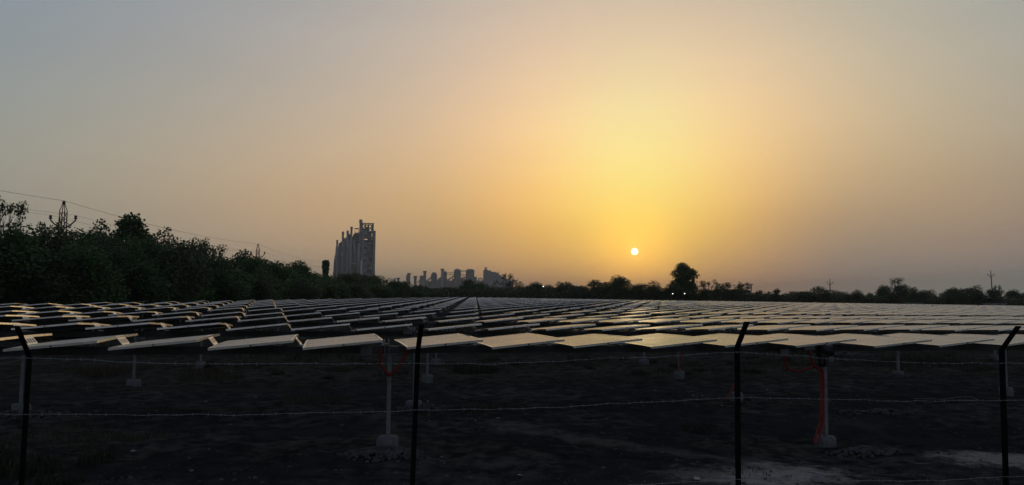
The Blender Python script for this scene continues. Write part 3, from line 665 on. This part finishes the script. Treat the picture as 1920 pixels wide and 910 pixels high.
# continuous low growth between and behind the separate trees
def belt(path, depth, hmin, hmax, n, leaf, seed, label, m=M_leaf2):
    rg = random.Random(seed); b = MB()
    seg = [(Vector(path[i]), Vector(path[i+1])) for i in range(len(path)-1)]; ln = [(q - p).length for p, q in seg]; T = sum(ln)
    for _ in range(n):
        s = rg.random() * T; i = 0
        while i < len(ln) - 1 and s > ln[i]: s -= ln[i]; i += 1
        p = seg[i][0].lerp(seg[i][1], s / ln[i]); nd = (seg[i][1] - seg[i][0]).normalized(); pr = Vector((-nd.y, nd.x))
        d_ = rg.random() * depth; q = p + pr * d_
        sarc = sum(ln[:i]) + s
        top = hmin + (hmax - hmin) * (.5 + .5 * noise.fractal(Vector((sarc * .22, d_ * .2, seed)), 1, 2, 3) * 1.6)
        z = H(q.x, q.y) + max(.2, top) * rg.random() ** .55
        sz = leaf * rg.uniform(.6, 1.5); d1 = Vector((rg.gauss(0,1), rg.gauss(0,1), rg.gauss(0,.7))).normalized(); d2 = d1.cross(Vector((rg.gauss(0,1), rg.gauss(0,1), rg.gauss(0,1)))).normalized()
        P = Vector((q.x, q.y, z)); b.add([P, P + d1*sz*.5 + d2*sz*.5, P + d1*sz, P + d1*sz*.5 - d2*sz*.5], [(0,1,2,3)])
    tag(b.build('undergrowth', m), label, 'undergrowth', kind='stuff')
belt([(10, 131), (40, 133), (80, 131), (155, 128)], 8, 2.5, 3.3, 90000, .26, 3, 'continuous low scrub joining the trees along the far edge of the field')
belt([(-24, 39), (-13.5, 37.5), (-8, 45), (-4.5, 57), (-.8, 72), (1, 90), (4, 105), (10, 124)], 5, 2.2, 3.9, 110000, .17, 5, 'continuous dark undergrowth filling the foot of the left tree wall', M_leaf)

# ------------------------------------------------------------------ overhead line
def lattice_pole(X, Y, top, label, wz=0.0):
    g0 = H(X, Y); o = empty('lattice_pole', (X, Y, g0), R(wz)); tag(o, label, 'power pole', 'lattice poles carrying the overhead line')
    hh = top - g0; b = MB(); neck = hh - .62
    def wdt(z): return .21 - .05 * z / neck
    for sx in (-1, 1):
        for sy in (-1, 1):
            b.bar((sx * wdt(0), sy * wdt(0), -.3), (sx * wdt(neck), sy * wdt(neck), neck), .03)
            b.bar((sx * wdt(neck), sy * wdt(neck), neck), (sx * .035, sy * .035, hh - .1), .025)
    z = 0; s = 1
    while z < neck - .2:
        z2 = min(neck, z + .42)
        for (ax, ay, bx, by) in ((-1,-1,1,-1), (1,-1,1,1), (1,1,-1,1), (-1,1,-1,-1)):
            if s > 0: ax, ay, bx, by = bx, by, ax, ay
            b.bar((ax*wdt(z), ay*wdt(z), z), (bx*wdt(z2), by*wdt(z2), z2), .018)
            b.bar((ax*wdt(z2), ay*wdt(z2), z2), (bx*wdt(z2), by*wdt(z2), z2), .016)
        z = z2; s = -s
    b.build('mast', M_lattice, o)
    for s in (-1, 1):
        a = MB(); a.tube([(s*.1, 0, hh - 1.75), (s*.5, 0, hh - 1.52), (s*.82, 0, hh - 1.20)], .045, 6); a.bar((s*.1, 0, hh - 1.35), (s*.45, 0, hh - 1.52), .03); a.build('cross_arm', M_lattice, o)
        q = MB(); q.lathe(s*.80, 0, [(.03, hh-1.24), (.03, hh-1.16), (.10, hh-1.15), (.12, hh-1.08), (.05, hh-1.06), (.09, hh-1.0), (.10, hh-.95), (.03, hh-.9)], 10); q.build('insulator', M_insul, o)
    q = MB(); q.lathe(0, 0, [(.04, hh-.14), (.1, hh-.12), (.12, hh-.06), (.06, hh-.04), (.09, hh), (.03, hh+.05)], 10); q.build('insulator', M_insul, o)
    return o
P1 = (-16.93, 57.0, 8.36); P2 = (-8.32, 100.0, 8.67); P3 = (-.5, 140.0, 8.4)
LW = -10.5
lattice_pole(*P1, 'nearer lattice steel power pole rising above the left trees, with two raised arms', LW)
lattice_pole(*P2, 'farther small lattice power pole standing between the left trees and the tower', LW)
P0 = (-26.2, 12.0, 8.1)
lattice_pole(*P0, 'lattice power pole outside the left edge that carries the near end of the overhead line', LW)
def span(pts, label, r=.007, sag=.45):
    b = MB(); Q = []
    for i in range(len(pts) - 1):
        a, c = Vector(pts[i]), Vector(pts[i+1]); n = 14
        for j in range(n):
            t = j / n; p = a.lerp(c, t); p.z -= sag * 4 * t * (1 - t); Q.append(p)
    Q.append(Vector(pts[-1])); b.tube(Q, r, 5); tag(b.build('overhead_wire', M_cable), label, 'wire', 'wires of the overhead line')
cs, sn = math.cos(R(LW)), math.sin(R(LW))
def off(p, d, dz): return (p[0] + d * cs, p[1] + d * sn, p[2] + dz)
span([P0, off(P1, 0, .05), off(P2, 0, .05), off(P3, 0, 0)], 'topmost wire of the overhead line, tied to the pole tips', .010)
span([off(P0, -.8, -.9), off(P1, -.8, -.9), off(P2, -.8, -.9), off(P3, -.3, -.7)], 'lower wire of the overhead line on the left arm tips')
span([off(P0, .8, -.9), off(P1, .8, -.9), off(P2, .8, -.9), off(P3, .3, -.9)], 'lower wire of the overhead line on the right arm tips')
# vine-smothered pole
vx, vy = P3[0], P3[1]; o = empty('vine_covered_pole', (vx, vy, H(vx, vy))); tag(o, 'stubby dark pole smothered in climbing leaves, left of the tall tower', 'pole')
b = MB(); b.tube([(0,0,-.3),(0,0,4),(0.05,0,7.25)], [.3,.28,.25], 10); b.build('pole', M_pole, o)
rgv = random.Random(4); b = MB()
for _ in range(5200):
    z = rgv.uniform(0, 7.6); rad = (.40 + (.16 if z > 6.1 else 0) + .35 * max(0, math.sin(z * 2.4)) * (1 if 3.8 < z < 5.2 else .2) + (.7 * (1 - z/3.2) if z < 3.2 else 0)) * rgv.random() ** .4; a = rgv.uniform(0, 6.28)
    P = Vector((rad*math.cos(a), rad*math.sin(a), z)); d1 = Vector((rgv.gauss(0,1), rgv.gauss(0,1), rgv.gauss(0,1))).normalized() * .2; d2 = d1.cross(Vector((rgv.gauss(0,1), rgv.gauss(0,1), rgv.gauss(0,1)))).normalized() * .12
    b.add([P, P + d1*.5 + d2, P + d1, P + d1*.5 - d2], [(0,1,2,3)])
b.build('vine_leaves', M_leaf, o)

def v_pole(X, Y, top, label, lean=0.0, double=False, g=None):
    g0 = H(X, Y); hh = top - g0; o = empty('power_pole', (X, Y, g0)); tag(o, label, 'power pole', g)
    b = MB(); tx = lean * hh
    b.tube([(0,0,-.3), (tx*.5,0,hh*.5), (tx,0,hh-.25)], [.17,.14,.11], 8)
    b.bar((tx,0,hh-.3), (tx,0,hh+.0), .05); b.build('pole', M_pole, o)
    for s in (-1, 1):
        a = MB(); a.tube([(tx, 0, hh-1.35), (tx+s*.45, 0, hh-1.05), (tx+s*.8, 0, hh-.75)], .055, 6); a.build('cross_arm', M_lattice, o)
        q = MB(); q.lathe(tx+s*.8, 0, [(.05, hh-.78), (.09, hh-.74), (.10, hh-.62), (.04, hh-.5)], 8); q.build('insulator', M_insul, o)
    q = MB(); q.lathe(tx, 0, [(.05, hh-.05), (.09, hh), (.10, hh+.1), (.03, hh+.22)], 8); q.build('insulator', M_insul, o)
    return o
v_pole(144.23+.35, 150, 9.75, 'tall leaning pole with a forked top at the far right edge of the field', -.045)
v_pole(117.35, 170, 8.0, 'thin forked pole standing above the trees left of the rightmost trees', 0)
v_pole(153.5, 200, 6.3, 'small distant forked pole just left of the leafy trees on the right', 0)
o = empty('transformer_pole', (107.4, 190, H(107, 190))); tag(o, 'double pole with a small transformer between its legs, right of the tallest tree', 'power pole')
b = MB(); b.bar((-.45,0,-.3), (-.45,0,6.7), .13, 0, 8); b.build('pole', M_pole, o); b = MB(); b.bar((.45,0,-.3), (.45,0,6.5), .13, 0, 8); b.build('pole', M_pole, o)
b = MB(); b.box(-1.0,1.0,-.06,.06,6.05,6.2); b.box(-.8,.8,-.06,.06,5.1,5.22); b.box(-.8,.8,-.06,.06,3.6,3.72); b.build('cross_arm', M_lattice, o)
b = MB(); b.box(-.3,.3,-.3,.3,3.74,4.7); b.build('transformer', M_box, o)
for x in (-.8, 0, .8): b = MB(); b.lathe(x, 0, [(.05,6.2),(.1,6.3),(.05,6.5)], 8); b.build('insulator', M_insul, o)
span([(107.4, 190, 7.4), (117.35, 170, 8.1), (144.0, 150, 9.9), (185, 120, 10)], 'thin wire joining the forked poles on the right', .006, .5)
def lamp(X, Y, z, label):
    g0 = H(X, Y); o = empty('yard_lamp', (X, Y, g0)); tag(o, label, 'lamp', 'small lit lamps at the far field edge')
    hh = z - g0; b = MB(); b.bar((0,0,-.2), (0,0,hh), .04, 0, 6); b.bar((0,0,hh), (0,-.35,hh+.08), .025, 0, 5); b.build('pole', M_lattice, o)
    b = MB(); b.box(-.12,.12,-.6,-.3,hh+.03,hh+.12); b.build('lamp_head', M_box, o)
    b = MB(); b.lathe(0, -.45, [(.04,hh-.07),(.075,hh-.04),(.085,hh+.0),(.07,hh+.028)], 12); b.build('bulb', M_lamp, o)
lamp(56.0, 124.5, 3.63, 'left one of two white lamps in front of the tallest skyline tree')
lamp(58.15, 124.5, 3.68, 'right one of two white lamps in front of the tallest skyline tree')
lamp(34.2, 126.5, 4.6, 'single white lamp among the trees right of the far plant')
# slim posts standing among the rear rows
for i, (X, Y, z, lab) in enumerate(((51.9, 60.5, 2.05, 'left one of two thin posts sticking up among the rear panels on the right'), (62.3, 66.5, 2.1, 'right one of two thin posts sticking up among the rear panels on the right'), (17.9, 121, 3.4, 'short thin post at the far edge of the panels near the far plant'))):
    g0 = H(X, Y); b = MB(); b.bar((0,0,-.2), (0,0,z-g0), .03, 0, 6); b.box(-.05,.05,-.05,.05,z-g0,z-g0+.08); b.box(-.06,.06,-.03,.03,(z-g0)*.8,(z-g0)*.8+.12)
    tag(b.build('marker_post', M_pole, None, (X, Y, g0)), lab, 'post')
def hut(X, Y, sx, sy, sz, label):
    g0 = H(X, Y); o = empty('hut', (X, Y, g0), -.15); tag(o, label, 'hut')
    b = MB(); b.box(-sx/2,sx/2,-sy/2,sy/2,-.3,sz); b.build('wall', M_hut, o)
    b = MB(); b.box(-sx/2-.2,sx/2+.2,-sy/2-.2,sy/2+.2,sz+.003,sz+.14); b.build('roof', M_pole, o)
    b = MB(); b.box(-.4,.4,-sy/2-.02,-sy/2-.003,0,1.9); b.build('door', M_pdark, o)
    b = MB(); b.box(sx*.25,sx*.25+.7,-sy/2-.02,-sy/2-.003,1.0,1.7); b.build('window', M_pdark, o)
hut(119.8, 124, 2.6, 2.5, 1.9, 'small pale hut behind the last panels at the far right')
hut(99.6, 120.5, 1.9, 2.0, 1.75, 'low pale shed behind the last panels below the leafy trees on the right')

# ------------------------------------------------------------------ the tall preheater tower, about 1.1 km away
def TX(px): return 34 + (px - 665) * .708
def TZ(py): return (561.4 - py) * .7146
TY = 1090
tw = empty('preheater_tower', (TX(665), TY, 0)); tag(tw, 'tall grey industrial tower with stepped pipes rising above the left tree line', 'tower')
def tl(px): return TX(px) - TX(665)
def bx(b, p0, p1, q_top, q_bot, y0=-12, y1=12, mi=0): b.box(tl(p0), tl(p1), y0, y1, TZ(q_bot), TZ(q_top), mi)
f = MB()
# concrete frame: corner and middle columns, floor slabs
x0, x1 = 676.5, 701.8
for (a, c) in ((676.5, 680.8), (697.3, 701.8)):
    for (y0, y1) in ((-12, -9), (9, 12)): f.box(tl(a), tl(c), y0, y1, 0, TZ(430))
f.box(tl(676.6), tl(680.7), -8.997, 8.997, 0, TZ(430.5)); f.box(tl(698.6), tl(701.7), -8.997, 8.997, 0, TZ(432))
levels = [430.4, 441, 453, 465, 477, 489, 500, 511]
for i, q in enumerate(levels):
    f.box(tl(680.81), tl(697.29), -11.5, 11.5, TZ(q + 2.4), TZ(q))
    if i not in (1,): f.box(tl(680.82), tl(686.4), -11.2, -10.6, TZ(q + 8), TZ(q + 2.41))
f.build('concrete_frame', M_pconc, tw)
c_ = MB()
for i, (a, z, r) in enumerate(((689.5, 437, 3.6), (692, 448.5, 3.0), (689, 460, 4.2), (690.5, 472, 4.0), (688.5, 484, 4.2), (691, 496, 3.8))):
    zz = TZ(z); c_.lathe(tl(a), -3 + (i % 2) * 4, [(.6, zz - 8), (r * .55, zz - 5), (r, zz - 1.0), (r, zz + 2.2), (r*.6, zz + 3.2), (.2, zz + 3.4)], 14)
c_.build('cyclones', M_pduct, tw)
c_ = MB()
for i, q in enumerate(levels[1:]):
    c_.box(tl(681.2), tl(697.0) if i not in (0, 5) else tl(690), 1, 10.5, TZ(q), TZ(q - (7.0 if i in (0, 1, 5) else 9.3)))
c_.build('machinery', M_pdark, tw)
du = MB()
du.tube([(tl(684), -4, TZ(434)), (tl(688), -4, TZ(432.6)), (tl(693), -4, TZ(434)), (tl(694), -4, TZ(440))], 1.3, 10)
du.tube([(tl(685), -4, TZ(470)), (tl(690), -5, TZ(463)), (tl(693), -4, TZ(468)), (tl(693), -4, TZ(476))], 1.5, 10)
du.tube([(tl(686), -4, TZ(494)), (tl(686), -4, TZ(482)), (tl(690), -5, TZ(479))], 1.4, 10)
du.build('duct', M_pduct, tw)
# open roof frame
rf = MB()
for a in (677, 683, 689, 695.5, 697.3):
    for y in (-11, 11): rf.bar((tl(a), y, TZ(430.4)), (tl(a), y, TZ(416.6)), .75)
for y in (-11, 11):
    rf.bar((tl(676), y, TZ(416.8)), (tl(698.2), y, TZ(416.8)), .95); rf.bar((tl(677), y, TZ(424)), (tl(698), y, TZ(424)), .6)
    for a, c2 in ((677, 683), (683, 689), (689, 697.3)): rf.bar((tl(a), y, TZ(430)), (tl(c2), y, TZ(417)), .4)
for a in (677, 697.3): rf.bar((tl(a), -11, TZ(416.8)), (tl(a), 11, TZ(416.8)), .9)
rf.box(tl(696.4), tl(698.2), -10, -7, TZ(418), TZ(415.3)); rf.box(tl(684), tl(690), -4, 4, TZ(430.4), TZ(423)); rf.box(tl(678), tl(682), -2, 6, TZ(430.4), TZ(426))
rf.build('roof_frame', M_pdark, tw)
# stacks with collars
def stack(px, top, wpx, y=-13, base=515):
    b = MB(); r = wpx * .354; zt = TZ(top); prof = [(r, 0), (r, TZ(base - 30))]
    z = TZ(480)
    while z < zt - 14: prof += [(r, z), (r*1.12, z + .3), (r*1.12, z + 1.1), (r, z + 1.4)]; z += 11
    prof += [(r, zt - 4.6), (r*1.2, zt - 4.2), (r*1.2, zt - .3), (r*1.05, zt)]
    b.lathe(tl(px), y, prof, 16); b.build('stack', M_pduct, tw)
stack(674, 409.4, 5.2, -8); stack(657, 423.6, 3.8, -10); stack(650, 431.4, 3.9, -11); stack(641.3, 433.5, 3.7, -12); stack(631.2, 449.3, 3.2, -13)
# stepped steelwork and cyclone strings on the left
mw = MB()
steps = [(672, 676.4, 431), (661, 671.9, 436.5), (656.5, 660.9, 441), (651.5, 656.4, 438), (646.5, 651.4, 445), (642.5, 646.4, 446), (638, 642.4, 455), (634, 637.9, 457), (630, 633.9, 463)]
for i, (a, c2, t_) in enumerate(steps):
    z = TZ(t_); yb = 9 - i * .8
    for q in (a + .3, c2 - .3):
        for y in (-6, yb): mw.bar((tl(q), y, 0), (tl(q), y, z), .55)
    s = z
    while s > 4:
        mw.box(tl(a), tl(c2), -6.6, yb + .5, s - .7, s); s -= 8.6
mw.build('steel_frame', M_psteel, tw)
cc = MB()
for i, (a, c2, t_) in enumerate(steps):
    xm = (tl(a) + tl(c2)) / 2; rr_ = abs(tl(c2) - tl(a)) * .47; z = TZ(t_) + (1.5 if i % 2 else .5)
    prof = [(rr_*.9, 0)]; s = 6
    while s < z - 8: prof += [(rr_*.9, s), (rr_*.45, s + 1.5), (rr_*.45, s + 3), (rr_*.95, s + 5.0)]; s += 9 + (i % 3)
    prof += [(rr_*.95, z - 3), (rr_*.5, z)]
    cc.lathe(xm, 0, prof, 12)
cc.build('cyclone_string', M_pdark, tw)
dd = MB()
dd.tube([(tl(634), -9, TZ(520)), (tl(634), -9, TZ(470)), (tl(636), -8, TZ(456)), (tl(640), -6, TZ(453))], 1.5, 10)
dd.tube([(tl(645), -9, TZ(520)), (tl(645.5), -9, TZ(455)), (tl(648), -7, TZ(444))], 1.3, 10)
dd.tube([(tl(655), -10, TZ(510)), (tl(655), -10, TZ(460)), (tl(654), -8, TZ(450))], 1.9, 10)
dd.tube([(tl(665), -9, TZ(500)), (tl(664), -9, TZ(468)), (tl(662), -8, TZ(450))], 1.6, 10)
dd.tube([(tl(671), -10, TZ(515)), (tl(671.5), -10, TZ(455))], 2.2, 10)
dd.tube([(tl(652), -13, TZ(505)), (tl(656), -13, TZ(495)), (tl(662), -13, TZ(492)), (tl(667), -13, TZ(494))], 1.2, 10)
dd.tube([(tl(627.5), -9, TZ(510)), (tl(628), -9, TZ(488)), (tl(630.4), -9, TZ(474)), (tl(630.8), -9, TZ(462))], 1.4, 10)
dd.build('duct', M_pduct, tw)
pl = MB(); pl.box(tl(663.3), tl(670.6), -4, 2, TZ(426.4), TZ(425)); pl.bar((tl(663.8), -4, TZ(436)), (tl(663.8), -4, TZ(425)), .35); pl.bar((tl(670), -4, TZ(436)), (tl(670), -4, TZ(425)), .35); pl.box(tl(663), tl(671), -3, 4, TZ(437), TZ(433.5))
pl.build('platform', M_psteel, tw)
lb = MB(); lb.box(tl(625), tl(676), -3, 9.5, 0, TZ(508)); lb.box(tl(630), tl(676), 1, 7.5, TZ(508.01), TZ(478)); lb.box(tl(646), tl(676), 2, 7, TZ(478.01), TZ(452)); lb.box(tl(659), tl(676), 2.5, 6.5, TZ(452.01), TZ(440)); lb.box(tl(681), tl(697), -9, 9.2, 0, TZ(513)); lb.box(tl(701.9), tl(703), -4, 4, 0, TZ(504))
lb.build('machine_hall', M_psteel, tw)
st = MB(); st.lathe(tl(676.3), -16, [(1.1, 0), (1.1, TZ(487)), (.8, TZ(486.6))], 10); st.build('stack', mat('pale_stack', (.6,.6,.6), .7), tw)

# ------------------------------------------------------------------ the far plant, about 1.5 km away
def PX(u): return 271.2 + (740 + u / 6.4 - 890) * 1.03
def PZ(v, u=700): return (563.6 + .0095 * (u/6.4 - 150) - (480 + v / 6.4)) * 1.017
PY = 1500
def plant(name, label, cat, grp=None):
    o = empty(name, (0, PY, 0)); tag(o, label, cat, grp); return o
def silo(u0, u1, v, label, dome, y=0):
    o = plant('silo', label, 'silo', 'silos of the far plant'); xm = (PX(u0) + PX(u1)) / 2; r = (PX(u1) - PX(u0)) / 2; z = PZ(v, u0); b = MB()
    b.lathe(xm, y, [(r*.97, 0), (r*.97, z - dome - 1.2), (r, z - dome - 1), (r, z - dome)], 24); b.build('wall', M_pconc, o)
    b = MB(); b.lathe(xm, y, [(r*1.01, z - dome + .01), (r*.82, z - dome*.45), (r*.45, z - dome*.08), (.1, z)], 24); b.build('roof', M_psteel, o)
    return o
silo(442, 515, 186, 'leftmost small domed silo of the far plant', 7)
silo(712, 797, 144, 'middle tall round silo of the far plant between two bridges', 5)
silo(855, 958, 145, 'right broad silo of the far plant', 3)
silo(590, 637, 172, 'narrow silo of the far plant joined to the capped elevator tower', 3, 6)
def tower(u0, u1, v, label, cap=True, dy=8, name='elevator_tower', m=None):
    o = plant(name, label, 'tower'); b = MB(); b.box(PX(u0), PX(u1), -dy/2, dy/2, 0, PZ(v, u0)); 
    for i in range(1, int(PZ(v, u0) / 7)): b.box(PX(u0) - .25, PX(u1) + .25, -dy/2 - .25, dy/2 + .25, i * 7, i * 7 + .6)
    b.build('shaft', m or M_psteel, o)
    if cap: b = MB(); b.box(PX(u0) - 1, PX(u1) + 1, -dy/2 - 1, dy/2 + 1, PZ(v, u0) + .01, PZ(v - 12, u0)); b.build('head', M_pdark, o)
    return o
tower(562, 592, 158, 'capped pale elevator tower of the far plant beside the narrow silo', True, 6, m=M_pduct)
tower(172, 200, 212, 'slim capped tower standing apart at the left of the far plant'); tower(156, 171, 222, 'slightly lower plain shaft beside the slim capped tower', False)
tower(246, 274, 247, 'short capped tower between the slim tower and the stepped block of the far plant')
tower(357, 384, 186, 'square chimney tower on the stepped block of the far plant'); tower(315, 350, 230, 'stepped block left of the square chimney tower', False)
tower(12, 32, 262, 'faint thin stack at the far left of the far plant', False); tower(50, 76, 268, 'faint short stack beside the far left thin stack')
def gallery(u0, v0, u1, v1, label, th=18, y=-3, legs=True):
    o = plant('conveyor_gallery', label, 'conveyor', 'sloping conveyor galleries of the far plant'); b = MB(); x0, x1 = PX(u0), PX(u1); z0, z1 = PZ(v0, u0), PZ(v1, u1); t = th / 6.4
    b.add([(x0, y-1.5, z0-t), (x1, y-1.5, z1-t), (x1, y-1.5, z1), (x0, y-1.5, z0), (x0, y+1.5, z0-t), (x1, y+1.5, z1-t), (x1, y+1.5, z1), (x0, y+1.5, z0)], [(0,1,2,3),(7,6,5,4),(0,4,5,1),(3,2,6,7),(0,3,7,4),(1,5,6,2)]); b.build('gallery', M_psteel, o)
    if legs:
        b = MB()
        for q in (.3, .7): x = x0 + (x1-x0)*q; z = z0 + (z1-z0)*q - t - .05; b.bar((x-1.5, y, 0), (x, y, z), .5); b.bar((x+1.5, y, 0), (x, y, z), .5)
        b.build('trestle', M_pdark, o)
gallery(285, 300, 352, 240, 'short steep conveyor gallery left of the square chimney tower'); gallery(372, 300, 442, 240, 'conveyor gallery rising to the leftmost domed silo'); gallery(515, 275, 562, 238, 'conveyor gallery rising to the capped elevator tower')
gallery(637, 272, 714, 218, 'conveyor gallery rising to the middle tall silo'); gallery(797, 250, 856, 236, 'nearly level conveyor gallery between the two tall silos')
def bridge(u0, u1, v0, v1, label):
    o = plant('truss_bridge', label, 'bridge', 'truss bridges between the silos'); b = MB(); x0, x1 = PX(u0), PX(u1); za, zb = PZ(v0, u0), PZ(v1, u0)
    for z in (za, zb): b.bar((x0, 0, z), (x1, 0, z), .55)
    n = max(3, int((x1 - x0) / 3))
    for i in range(n + 1): x = x0 + (x1 - x0) * i / n; b.bar((x, 0, zb), (x, 0, za), .3)
    b.build('truss', M_pdark, o)
bridge(637, 713, 188, 214, 'upper truss bridge left of the middle tall silo'); bridge(797, 856, 162, 178, 'upper truss bridge between the two tall silos'); bridge(797, 856, 212, 228, 'lower truss bridge between the two tall silos')
o = plant('process_building', 'long low grey hall below the silos of the far plant', 'building'); b = MB()
for (u0, u1, v) in ((372, 470, 292), (470, 530, 282), (545, 640, 262), (640, 715, 284), (715, 860, 262), (860, 960, 290), (960, 992, 236), (992, 1086, 282)): b.box(PX(u0)+.02, PX(u1)-.02, 4, 20, 0, PZ(v, u0))
b.build('wall', M_pconc, o)
w_ = MB()
for u in range(380, 1080, 26): w_.box(PX(u), PX(u + 9), 3.8, 3.98, PZ(345), PZ(330))
w_.build('window', M_pdark, o)
o = plant('round_duct', 'arched round duct between the hall and the crane-topped building', 'duct'); b = MB(); xm = PX(1027)
b.tube([(xm - 4 , -2, PZ(300)), (xm - 4, -2, PZ(275)), (xm - 3, -2, PZ(260)), (xm, -2, PZ(254)), (xm + 3, -2, PZ(260)), (xm + 4, -2, PZ(275)), (xm + 4, -2, PZ(300))], 1.1, 10); b.build('duct', M_psteel, o)
o = plant('mill_building', 'stepped mill building with a crane head on its left corner in the far plant', 'building'); b = MB()
for (u0, u1, v) in ((1088, 1118, 150), (1118, 1160, 160), (1160, 1216, 176), (1216, 1252, 186), (1252, 1285, 214), (1285, 1345, 240), (1345, 1395, 256), (1395, 1436, 280)): b.box(PX(u0)+.02, PX(u1)-.02, 0, 20, 0, PZ(v, u0))
b.build('wall', M_pconc, o); b = MB(); b.bar((PX(1100), 5, PZ(150)), (PX(1100), 5, PZ(118)), 1.6); b.bar((PX(1080), 5, PZ(128)), (PX(1118), 5, PZ(116)), .9); b.bar((PX(1112), 5, PZ(150)), (PX(1104), 5, PZ(122)), .8); b.build('crane_head', M_pdark, o)
b = MB(); b.bar((PX(1257), 5, PZ(214)), (PX(1257), 5, PZ(180)), .8); b.bar((PX(1258), 5, PZ(186)), (PX(1272), 5, PZ(162)), .4); b.bar((PX(1343), 5, PZ(250)), (PX(1343), 5, PZ(218)), .9); b.build('vent_pipe', M_pdark, o)
w_ = MB()
for (u, v) in ((1108, 190), (1140, 200), (1222, 205), (1180, 230), (1240, 240), (1300, 262)): w_.box(PX(u), PX(u + 12), -.2, -.02, PZ(v + 22), PZ(v))
w_.build('opening', M_pduct, o)
o = plant('tank_cluster', 'faint distant cluster of tanks with spikes at the far right of the far plant', 'tanks'); 
for (u0, u1, v) in ((1474, 1500, 260), (1500, 1528, 248), (1528, 1560, 268)): b = MB(); r = (PX(u1)-PX(u0))/2; b.lathe((PX(u0)+PX(u1))/2, 300, [(r, 0), (r, PZ(v)*1.2), (.3, PZ(v-8)*1.2)], 16); b.build('tank', M_psteel, o)
b = MB(); 
for u, v in ((1490, 240), (1518, 232), (1545, 252)): b.bar((PX(u), 300, PZ(v+25)*1.2), (PX(u), 300, PZ(v)*1.2), .4)
b.build('spike', M_pdark, o)

# ------------------------------------------------------------------ haze
hz = MB(); hz.box(-2700, 3000, -300, 5300, -2.5, 128)
hm = bpy.data.materials.new('evening_haze'); hm.use_nodes = True; ht = hm.node_tree; ht.nodes.clear()
pv = ht.nodes.new('ShaderNodeVolumePrincipled'); pv.inputs['Color'].default_value = (.86, .84, .82, 1); pv.inputs['Density'].default_value = .00028; pv.inputs['Anisotropy'].default_value = .3
ho = ht.nodes.new('ShaderNodeOutputMaterial'); ht.links.new(pv.outputs[0], ho.inputs['Volume'])
ho_ = hz.build('haze', hm); tag(ho_, 'thin warm evening haze over the whole field', 'haze', kind='stuff')
